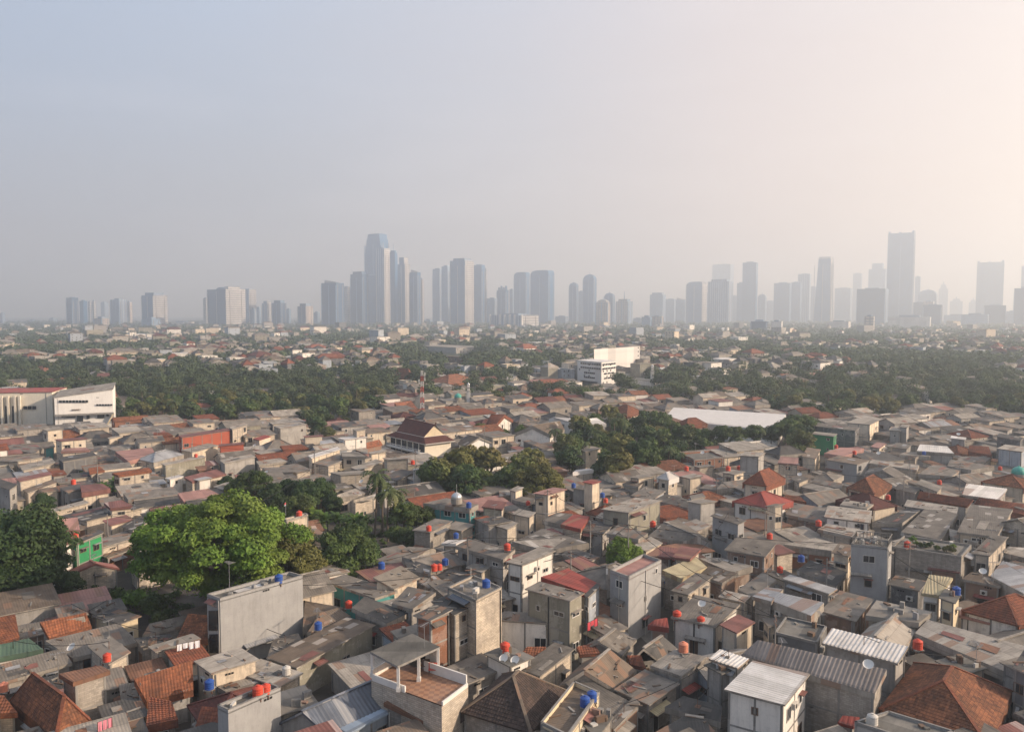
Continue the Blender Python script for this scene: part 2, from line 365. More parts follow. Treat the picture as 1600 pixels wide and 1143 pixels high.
    def build(s, name, parent=None, smooth=False, loc=None):
        if not s.f: return None
        keys = []
        for k in s.m:
            if k not in keys: keys.append(k)
        me = bpy.data.meshes.new(name)
        o0 = Vector(loc) if loc else (parent.location.copy() if parent else Vector((0, 0, 0)))
        if parent and parent.parent: o0 = o0 + parent.parent.location
        vs_ = [v-o0 for v in s.v]
        me.from_pydata([tuple(v) for v in vs_], [], s.f)
        l = me.uv_layers.new(name='UVMap'); l.data.foreach_set('uv', [c for t in s.uv for c in t])
        for k in keys: me.materials.append(MATS[k])
        me.polygons.foreach_set('material_index', [keys.index(k) for k in s.m])
        if smooth: me.polygons.foreach_set('use_smooth', [True]*len(s.f))
        me.update(); me.validate()
        o = bpy.data.objects.new(name, me); C.objects.link(o)
        if parent: o.parent = parent
        elif loc: o.location = loc
        return o
THINGS = []     # (root, category, describe, screen point) for the labels written at the end
def tag(o, label=None, cat=None, group=None, kind=None):
    if label: o['label'] = label
    if cat: o['category'] = cat
    if group: o['group'] = group
    if kind: o['kind'] = kind
    return o
def empty(name, loc):
    o = bpy.data.objects.new(name, None); o.empty_display_size = .5; C.objects.link(o); o.location = loc; return o
def later(o, cat, desc, p, group=None):
    THINGS.append([o, cat, desc, proj(p), group]); o['category'] = cat
    if group: o['group'] = group
# ------------------------------------------------ houses
ROOFW = {'AS': 'grey sheet', 'AL': 'pale sheet', 'AD': 'dark grey sheet', 'AB': 'brown sheet', 'WC': 'white ribbed', 'BC': 'brown ribbed', 'GC': 'grey ribbed', 'BL': 'blue grey ribbed', 'LB': 'light blue', 'RU': 'rusty sheet', 'RM': 'red metal', 'MM': 'maroon metal', 'PM': 'faded pink', 'GM': 'green metal', 'YL': 'yellowed sheet', 'CO': 'flat concrete', 'CC': 'flat cream', 'WH': 'white flat', 'TO': 'orange tile', 'TB': 'brown tile', 'TR': 'brick red tile', 'TD': 'dark tile', 'TM': 'maroon tile', 'TF': 'terracotta tiled'}
WALLW = {'cr': 'cream', 'wt': 'white', 'gr': 'grey', 'gd': 'dark grey', 'bk': 'pale block', 'bg': 'grey block', 'br': 'red brick', 'tc': 'terracotta red', 'tq': 'turquoise', 'gn': 'green', 'bb': 'brown', 'og': 'olive grey', 'pk': 'pinkish', 'bw': 'pale blue', 'cy': 'yellow cream', 'sl': 'smooth grey cement', 'cs': 'cream', 'ws': 'white'}
RIB = {'AS': (.3, .02), 'AL': (.3, .02), 'AD': (.3, .02), 'AB': (.3, .02), 'WC': (.42, .06), 'BC': (.42, .07), 'GC': (.36, .05), 'BL': (.45, .06), 'RU': (.3, .03), 'RM': (.45, .04), 'MM': (.4, .03), 'PM': (.4, .03), 'GM': (.4, .03), 'YL': (.38, .05)}
RANDR = ['AS']*9+['AD']*4+['AL']*4+['AB']*5+['AS']*5+['MM']*2+['PM', 'TR', 'TB', 'RU', 'CO', 'CO', 'CC', 'GC']
RANDW = ['cr']*5+['bk']*7+['wt']*2+['gr']*4+['bg']*5+['bb', 'pk', 'br', 'og', 'gd', 'bw']
def ccw(ps):
    a = sum(ps[i].x*ps[(i+1) % len(ps)].y-ps[(i+1) % len(ps)].x*ps[i].y for i in range(len(ps)))
    return a > 0
def bil(q, s, t): return (q[0]*(1-s)+q[1]*s)*(1-t)+(q[3]*(1-s)+q[2]*s)*t
def add_roof(mb, q, kind, rm, near, far_eave=None, rise=2., rf=.35):
    """q: four eave/roof corners. returns the list of wall tops"""
    th = Vector((0, 0, -.12))
    per, amp = RIB.get(rm, (0, 0)) if near else (0, 0)
    row = .36 if (rm[0] == 'T' and rm != 'TF' and near) else None
    if row: per, amp = .3, .045
    spp = 4 if near == 2 else 3
    edge = 'AL' if rm in ('AS', 'AD', 'AL', 'AB', 'WC', 'GC', 'BC') else rm
    def slab(A, B, Cc, D):
        mb.surf(A, B, Cc, D, rm, per, amp, row, spp)
        c = [Vector(x) for x in (A, B, Cc, D)]
        if not ccw(c): c = c[::-1]
        tw = (c[0]+c[2]-c[1]-c[3]).length/2 if (c[2]-c[3]).length > .4 else 0.
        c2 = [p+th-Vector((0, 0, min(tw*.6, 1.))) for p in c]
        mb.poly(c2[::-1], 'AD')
        for i in range(4):
            j = (i+1) % 4
            if (c[i]-c[j]).length > .05: mb.poly([c2[i], c2[j], c[j]+Vector((0, 0, .004)), c[i]+Vector((0, 0, .004))], edge)
    if kind == 'S':
        zs = [p.z for p in q]; i = min(range(4), key=lambda k: zs[k]+zs[(k+1) % 4])
        if max(zs)-min(zs) < .05:          # flat: ribs run along the shorter way
            if (q[1]-q[0]).length < (q[2]-q[1]).length: i = 1
            else: i = 0
        k = [q[(i+j) % 4] for j in range(4)]
        slab(*k)
    elif kind == 'G':
        slab(q[0], q[1], q[2], q[3]); f = far_eave
        slab(f[1], f[0], q[3], q[2])
        mb.bar(q[3]+Vector((0, 0, .06)), q[2]+Vector((0, 0, .06)), .35, edge if rm[0] != 'T' else rm, .1)
    elif kind == 'H':
        if (q[1]-q[0]).length < (q[2]-q[1]).length: q = q[1:]+q[:1]
        a = (q[0]+q[3])/2; b = (q[1]+q[2])/2; wd = (q[0]-q[3]).length; L = (b-a).length
        s = min(.5, (wd/2)/max(L, .1)*1.0); s = .5-(.5-s)*(1 if rf >= 0 else 0)
        r0 = a+(b-a)*s+Vector((0, 0, rise)); r1 = a+(b-a)*(1-s)+Vector((0, 0, rise))
        if (r1-r0).length < .3: r1 = r0+(b-a).normalized()*.3
        slab(q[0], q[1], r1, r0); slab(q[2], q[3], r0, r1)
        slab(q[1], q[2], r1+(r0-r1)*.001, r1); slab(q[3], q[0], r0+(r1-r0)*.001, r0)
        cm = {'TD': 'AB', 'TB': 'TR'}.get(rm, rm)
        for x, y in ((q[0], r0), (q[3], r0), (q[1], r1), (q[2], r1), (r0, r1)):
            mb.bar(x+Vector((0, 0, .08)), y+Vector((0, 0, .08)), .3, cm, .12)
def house_geo(q, kind, rm, wm, near=1, rise=2., parapet=0., over=.3, win=None, frames=True, builder=None, base=0., open_=False, ext=None, r=rng):
    """near: 2 close, 1 middle, 0 far. returns dict of builders: wall, roof, windows list"""
    q = [Vector(p) for p in q]
    far = None
    if kind == 'G':
        f1 = Vector((2*q[2].x-q[1].x, 2*q[2].y-q[1].y, q[1].z)); f0 = Vector((2*q[3].x-q[0].x, 2*q[3].y-q[0].y, q[0].z)); far = (f0, f1)
        foot = [q[0], q[1], f1, f0]
    else: foot = list(q)
    if not ccw(foot):
        foot = [foot[1], foot[0], foot[3], foot[2]]; sw = True
    else: sw = False
    wb = builder or MB(); rb = builder or MB(); wins = []; doors = []
    cen = sum(foot, Vector())/4
    if parapet: over = 0
    e1 = (foot[1]-foot[0]); e2 = (foot[3]-foot[0]); e1.z = e2.z = 0
    e1n, e2n = e1.normalized(), e2.normalized()
    o1 = min(over, e1.length*.12); o2 = min(over, e2.length*.12)
    ins = []
    for i, p in enumerate(foot):
        s = 1 if i in (0, 3) else -1; t = 1 if i in (0, 1) else -1
        ins.append(p+e1n*o1*s+e2n*o2*t)
    for i in range(4):
        if kind == 'S':     # follow the roof plane
            pl = bil(foot, (o1/max(e1.length, .1)) if i in (0, 3) else 1-(o1/max(e1.length, .1)), (o2/max(e2.length, .1)) if i in (0, 1) else 1-(o2/max(e2.length, .1)))
            ins[i].z = pl.z-.1
        else: ins[i].z = foot[i].z-.05
    # wall rings
    ridge = None
    if kind == 'G':
        m1 = (q[0]+far[0])/2; m2 = (q[1]+far[1])/2
    for i in range(4):
        a, b = ins[i], ins[(i+1) % 4]
        if open_ is not False and i in open_ and near: continue
        a0, b0 = Vector((a.x, a.y, base)), Vector((b.x, b.y, base))
        top = [b, a]
        if kind == 'G' and abs((b-a).normalized().dot(((q[2]-q[3])*Vector((1, 1, 0))).normalized())) < .7:
            mid = (a+b)/2; top = [b, Vector((mid.x, mid.y, q[2].z-.22)), a]
        pz = parapet
        if pz:
            top = [p+Vector((0, 0, pz)) for p in top]
        wb.poly([a0, b0]+top, wm)
        d = b-a; d.z = 0; L = d.length
        if L < .4: continue
        d.normalize(); n = Vector((d.y, -d.x, 0)); mid = (a+b)/2
        if pz:
            wb.poly([a+Vector((0, 0, pz))-n*.15, b+Vector((0, 0, pz))-n*.15, b-n*.15, a-n*.15][::1], wm)
            wb.box(mid+Vector((0, 0, pz+.03))-n*.075, d*(L/2), n*.1, (b-a).normalized().cross(n)*.03, 'col')
        vis = n.dot(Vector((0, 0, HC))-mid) > 0
        if not vis: continue
        hgt = min(a.z, b.z)-base+pz
        nf = max(1, int((hgt+.4)/2.85)); fh = hgt/nf
        if near and frames and r.random() < .75:
            nb = max(1, int(round(L/3.2)))
            for k in range(nb+1):
                x = a+(b-a)*(k/nb); zt = x.z+pz
                xx = x+d*(.1 if k == 0 else (-.1 if k == nb else 0))
                wb.box(Vector((xx.x, xx.y, (base+zt)/2-.03))+n*.015, d*.1, n*.02, Vector((0, 0, (zt-base)/2-.05)), 'col', False)
            for k in range(1, nf+1):
                zz = base+k*fh-.12
                if kind == 'S' or k < nf: wb.box(Vector((mid.x, mid.y, zz))+n*.01, d*(L/2-.22), n*.02, Vector((0, 0, .09)), 'col')
        nw = win if win is not None else (r.choice([1, 1, 2, 3]) if near else r.choice([0, 1]))
        if builder is None and near and L > 2.5: extras(wins, a, b, d, n, base, hgt, L, near, r)
        if near == 0:
            for k in range(nf):
                for j in range(min(3, max(1, int(L/4)))):
                    if nw and r.random() < .6:
                        c = a+(b-a)*((j+.5)/max(1, int(L/4) or 1)); c = Vector((c.x, c.y, base+k*fh+1.5))+n*.03
                        if c.z < hgt: wb.poly([c-d*.55-Vector((0, 0, .5)), c+d*.55-Vector((0, 0, .5)), c+d*.55+Vector((0, 0, .6)), c-d*.55+Vector((0, 0, .6))], 'glass')
            continue
        for k in range(nf):
            nbay = max(1, int(L/2.6))
            slots = list(range(nbay)); r.shuffle(slots)
            for j in slots[:min(nw, nbay)]:
                wwid = r.choice([.5, .8, 1.1, 1.4]); wh = r.choice([.5, .9, 1.2]) if wwid > .5 else .6
                zc = base+k*fh+1.55+(.3 if wh < .7 else 0)
                if zc+wh/2+.15 > base+hgt-.2 or (nf > 1 and k == 0 and r.random() < .5): continue
                c = a+(b-a)*((j+.5)/nbay); c = Vector((c.x, c.y, zc))
                kind_ = 'window'
                m = MB() if builder is None else builder
                if builder is None and k == 0 and r.random() < .3 and hgt < 5: kind_ = 'door'; wh = 2.0; wwid = .9; c.z = base+1.02
                window(m, c, d, n, wwid, wh, kind_, r)
                if builder is None: wins.append((kind_, m))
    add_roof(rb, q, kind, rm, near, far, rise)
    # loose things laid on the roof are part of its cover: patches
    if near and kind in ('S', 'G') and rm[0] == 'A' and not parapet:
        for _ in range(r.choice([0, 1, 1, 2, 3])):
            s0, t0 = r.uniform(.05, .7), r.uniform(.05, .6); ds, dt = r.uniform(.08, .25), r.uniform(.15, .35)
            k = [bil(q, s0, t0), bil(q, s0+ds, t0), bil(q, s0+ds, t0+dt), bil(q, s0, t0+dt)]
            up = Vector((0, 0, .06)); k = [p+up for p in k]
            if not ccw(k): k = k[::-1]
            if (k[0]-k[2]).length < 7: rb.poly(k, r.choice(['AL', 'AD', 'AB', 'AL', 'GC', 'RU', 'MM', 'AS']))
    if near == 2 and kind == 'S' and rm in ('CO', 'CC', 'TF'):
        for _ in range(r.randint(3, 8)):
            p = bil(q, r.uniform(.12, .88), r.uniform(.12, .88)); sx, sz = r.uniform(.12, .5), r.uniform(.05, .4); a_ = r.uniform(0, 3); rb.box(p+Vector((0, 0, sz)), Vector((math.cos(a_), math.sin(a_), 0))*sx, Vector((-math.sin(a_), math.cos(a_), 0))*r.uniform(.1, .3), (0, 0, sz), r.choice(['wood', 'AL', 'CO', 'col', 'whitetank', 'debris', 'GC']), False)
    if near == 2 and kind in ('S', 'G') and rm[0] == 'A':     # stones, planks and sticks that hold the sheets
        for _ in range(r.randint(1, 7)):
            p = bil(q, r.uniform(.08, .92), r.uniform(.08, .92)); a_ = r.uniform(0, 6.28); L = r.uniform(.15, 1.5)
            rb.box(p+Vector((0, 0, .07)), Vector((math.cos(a_), math.sin(a_), 0))*L*.5, Vector((-math.sin(a_), math.cos(a_), 0))*r.uniform(.05, .13), (0, 0, .05), r.choice(['wood', 'AL', 'bark', 'col', 'CO']), False)
    return wb, rb, wins, foot
def extras(wins, a, b, d, n, base, hgt, L, near, r):
    up = Vector((0, 0, 1))
    if r.random() < .4:       # drainpipe
        m = MB(); p = a+(b-a)*r.choice([.06, .5, .93]); m.box(Vector((p.x, p.y, base+hgt*.5-.1))+n*.07, d*.045, n*.045, up*(hgt*.5-.15), r.choice(['whitetank', 'dark', 'metal'])); wins.append(('drainpipe', m))
    if r.random() < (.4 if near == 2 else .25) and hgt > 2.6:      # lean-to awning
        m = MB(); f = r.uniform(.25, .75); w = min(L*.3, r.uniform(.8, 2.2)); zc = base+r.choice([2.5, hgt*.62, hgt-.45]); dp = r.uniform(.5, 1.1); p = a+(b-a)*f; p = Vector((p.x, p.y, zc))
        k = r.choice(['AL', 'MM', 'GC', 'RU', 'AS', 'RM', 'BL', 'YL']); q = [p-d*w+n*dp-up*.25, p+d*w+n*dp-up*.25, p+d*w+n*.02, p-d*w+n*.02]
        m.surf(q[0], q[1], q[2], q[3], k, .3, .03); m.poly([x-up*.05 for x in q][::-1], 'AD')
        for s in (-1, 1): m.bar(p+d*w*s*.9+n*dp*.9-up*.28, p+d*w*s*.9+n*.03-up*.7, .05, 'rust')
        wins.append(('awning', m))
    if r.random() < .22 and hgt > 4.5 and near == 2:
        m = MB(); p = a+(b-a)*r.uniform(.2, .8); c = Vector((p.x, p.y, base+hgt-1.3))+n*.2; m.box(c, d*.42, n*.17, up*.3, 'whitetank'); m.tube(c+n*.172, c+n*.19, .22, .22, 'dark', 10); wins.append(('air_conditioner', m))
    if r.random() < .3:       # row of vent holes
        m = MB(); p = a+(b-a)*r.uniform(.25, .75)
        for j in range(3): c = Vector((p.x, p.y, base+hgt-.55))+d*(j-1)*.32+n*.035; m.box(c, d*.11, n*.02, up*.1, 'dark', False)
        wins.append(('vent_row', m))
def window(m, c, d, n, w, h, kind_='window', r=rng):
    fr = r.choice(['frame', 'white', 'wood', 'col'])
    up = Vector((0, 0, 1))
    for s in (-1, 1):
        m.box(c+d*s*(w/2+.03)+n*.03, d*.04, n*.035, up*(h/2+.07), fr)
        if not (kind_ == 'door' and s < 0): m.box(c+up*s*(h/2+.03)+n*.028, d*(w/2-.012), n*.033, up*.038, fr)
    m.poly([c-d*w/2-up*h/2+n*.012, c+d*w/2-up*h/2+n*.012, c+d*w/2+up*h/2+n*.012, c-d*w/2+up*h/2+n*.012], 'glass' if kind_ == 'window' else r.choice(['dark', 'wood', 'glass']))
    if w > .9 and kind_ == 'window': m.box(c+n*.03, d*.03, n*.02, up*(h/2-.015), fr)
    if r.random() < .4 and w > .6: m.box(c+up*(h/2+.16)+n*.27, d*(w/2+.2), n*.26, up*.035, r.choice(['col', 'AL', 'GC', 'MM']))
HOUSES = []      # (root, footprint, roof polygon on screen, mean z)
ROOFS = []
GROUPH = 'closely packed low houses of the quarter'
def in_poly(x, y, poly):
    c = False; n = len(poly); j = n-1
    for i in range(n):
        xi, yi = poly[i][0], poly[i][1]; xj, yj = poly[j][0], poly[j][1]
        if (yi > y) != (yj > y) and x < (xj-xi)*(y-yi)/(yj-yi)+xi: c = not c
        j = i
    return c
def size_word(z): return 'low' if z < 4.2 else ('two storey' if z < 7.4 else 'three storey')
PENDING = []
def scr_area(q):
    pr = [proj(p) for p in q]+[proj((p.x, p.y, 0)) for p in q]
    a = max(0, min(a[0] for a in pr)); b = min(1600, max(a[0] for a in pr)); c = min(a[1] for a in pr); d = min(1143, max(a[1] for a in pr)); rt = [proj(p) for p in q]
    ar = abs(sum(rt[i][0]*rt[i-1][1]-rt[i-1][0]*rt[i][1] for i in range(4)))/2
    return max(0, b-a)*max(0, d-c)*.3+ar if b > a and d > c else 0
def make_house(q, kind, rm, wm, name='house', cat='house', label=None, group=GROUPH, desc=None, near=None, defer=True, reg=True, **k):
    q = [Vector(p) for p in q]
    if defer and name == 'house':
        foot = q
        polys = [q]
        if kind == 'G': f = [Vector((2*q[2].x-q[1].x, 2*q[2].y-q[1].y, q[1].z)), Vector((2*q[3].x-q[0].x, 2*q[3].y-q[0].y, q[0].z))]; polys.append([q[3], q[2], f[0], f[1]]); foot = [q[0], q[1], f[0], f[1]]
        c = sum(foot, Vector())/4; HOUSES.append((None, [(p.x, p.y) for p in foot], [proj(p) for p in foot], c, q))
        for pq in polys: ROOFS.append(([proj(p) for p in pq], pq, kind))
        PENDING.append((scr_area(foot), q, kind, rm, wm, dict(cat=cat, label=label, group=group, desc=desc, near=near, **k))); return None
    cen = sum(q, Vector())/4
    dist = cen.y
    if near is None: near = 2 if dist < 175 else (1 if dist < 420 else 0)
    wb, rb, wins, foot = house_geo(q, kind, rm, wm, near, **k)
    c = sum(foot, Vector())/4
    root = empty(name, (c.x, c.y, k.get('base', 0.)))
    wb.build('wall', root); ro = rb.build('roof', root)
    for kd, m in wins: m.build(kd, root)
    z = max(p.z for p in q)
    if label: tag(root, label, cat, group)
    else: later(root, cat, desc or '%s house with %s roof and %s walls' % (size_word(cen.z), ROOFW[rm], WALLW[wm]), (cen.x, cen.y, cen.z), group)
    top = q
    if reg:
        HOUSES.append((root, [(p.x, p.y) for p in foot], [proj(p) for p in foot], cen, q)); polys = [q]
        if kind == 'G': f = [Vector((2*q[2].x-q[1].x, 2*q[2].y-q[1].y, q[1].z)), Vector((2*q[3].x-q[0].x, 2*q[3].y-q[0].y, q[0].z))]; polys.append([q[3], q[2], f[0], f[1]])
        for pq in polys: ROOFS.append(([proj(p) for p in pq], pq, kind))
    return root
REG = {}
for i, ch in enumerate('abcd'): REG[ch] = (400*i, 840, 3.7725)
for i, ch in enumerate('efgh'): REG[ch] = (400*i, 640, 4.)
for i, ch in enumerate('ijkl'): REG[ch] = (400*i, 440, 4.)
def px(reg, x, y): a, b, s = REG[reg]; return a+x/s, b+y/s
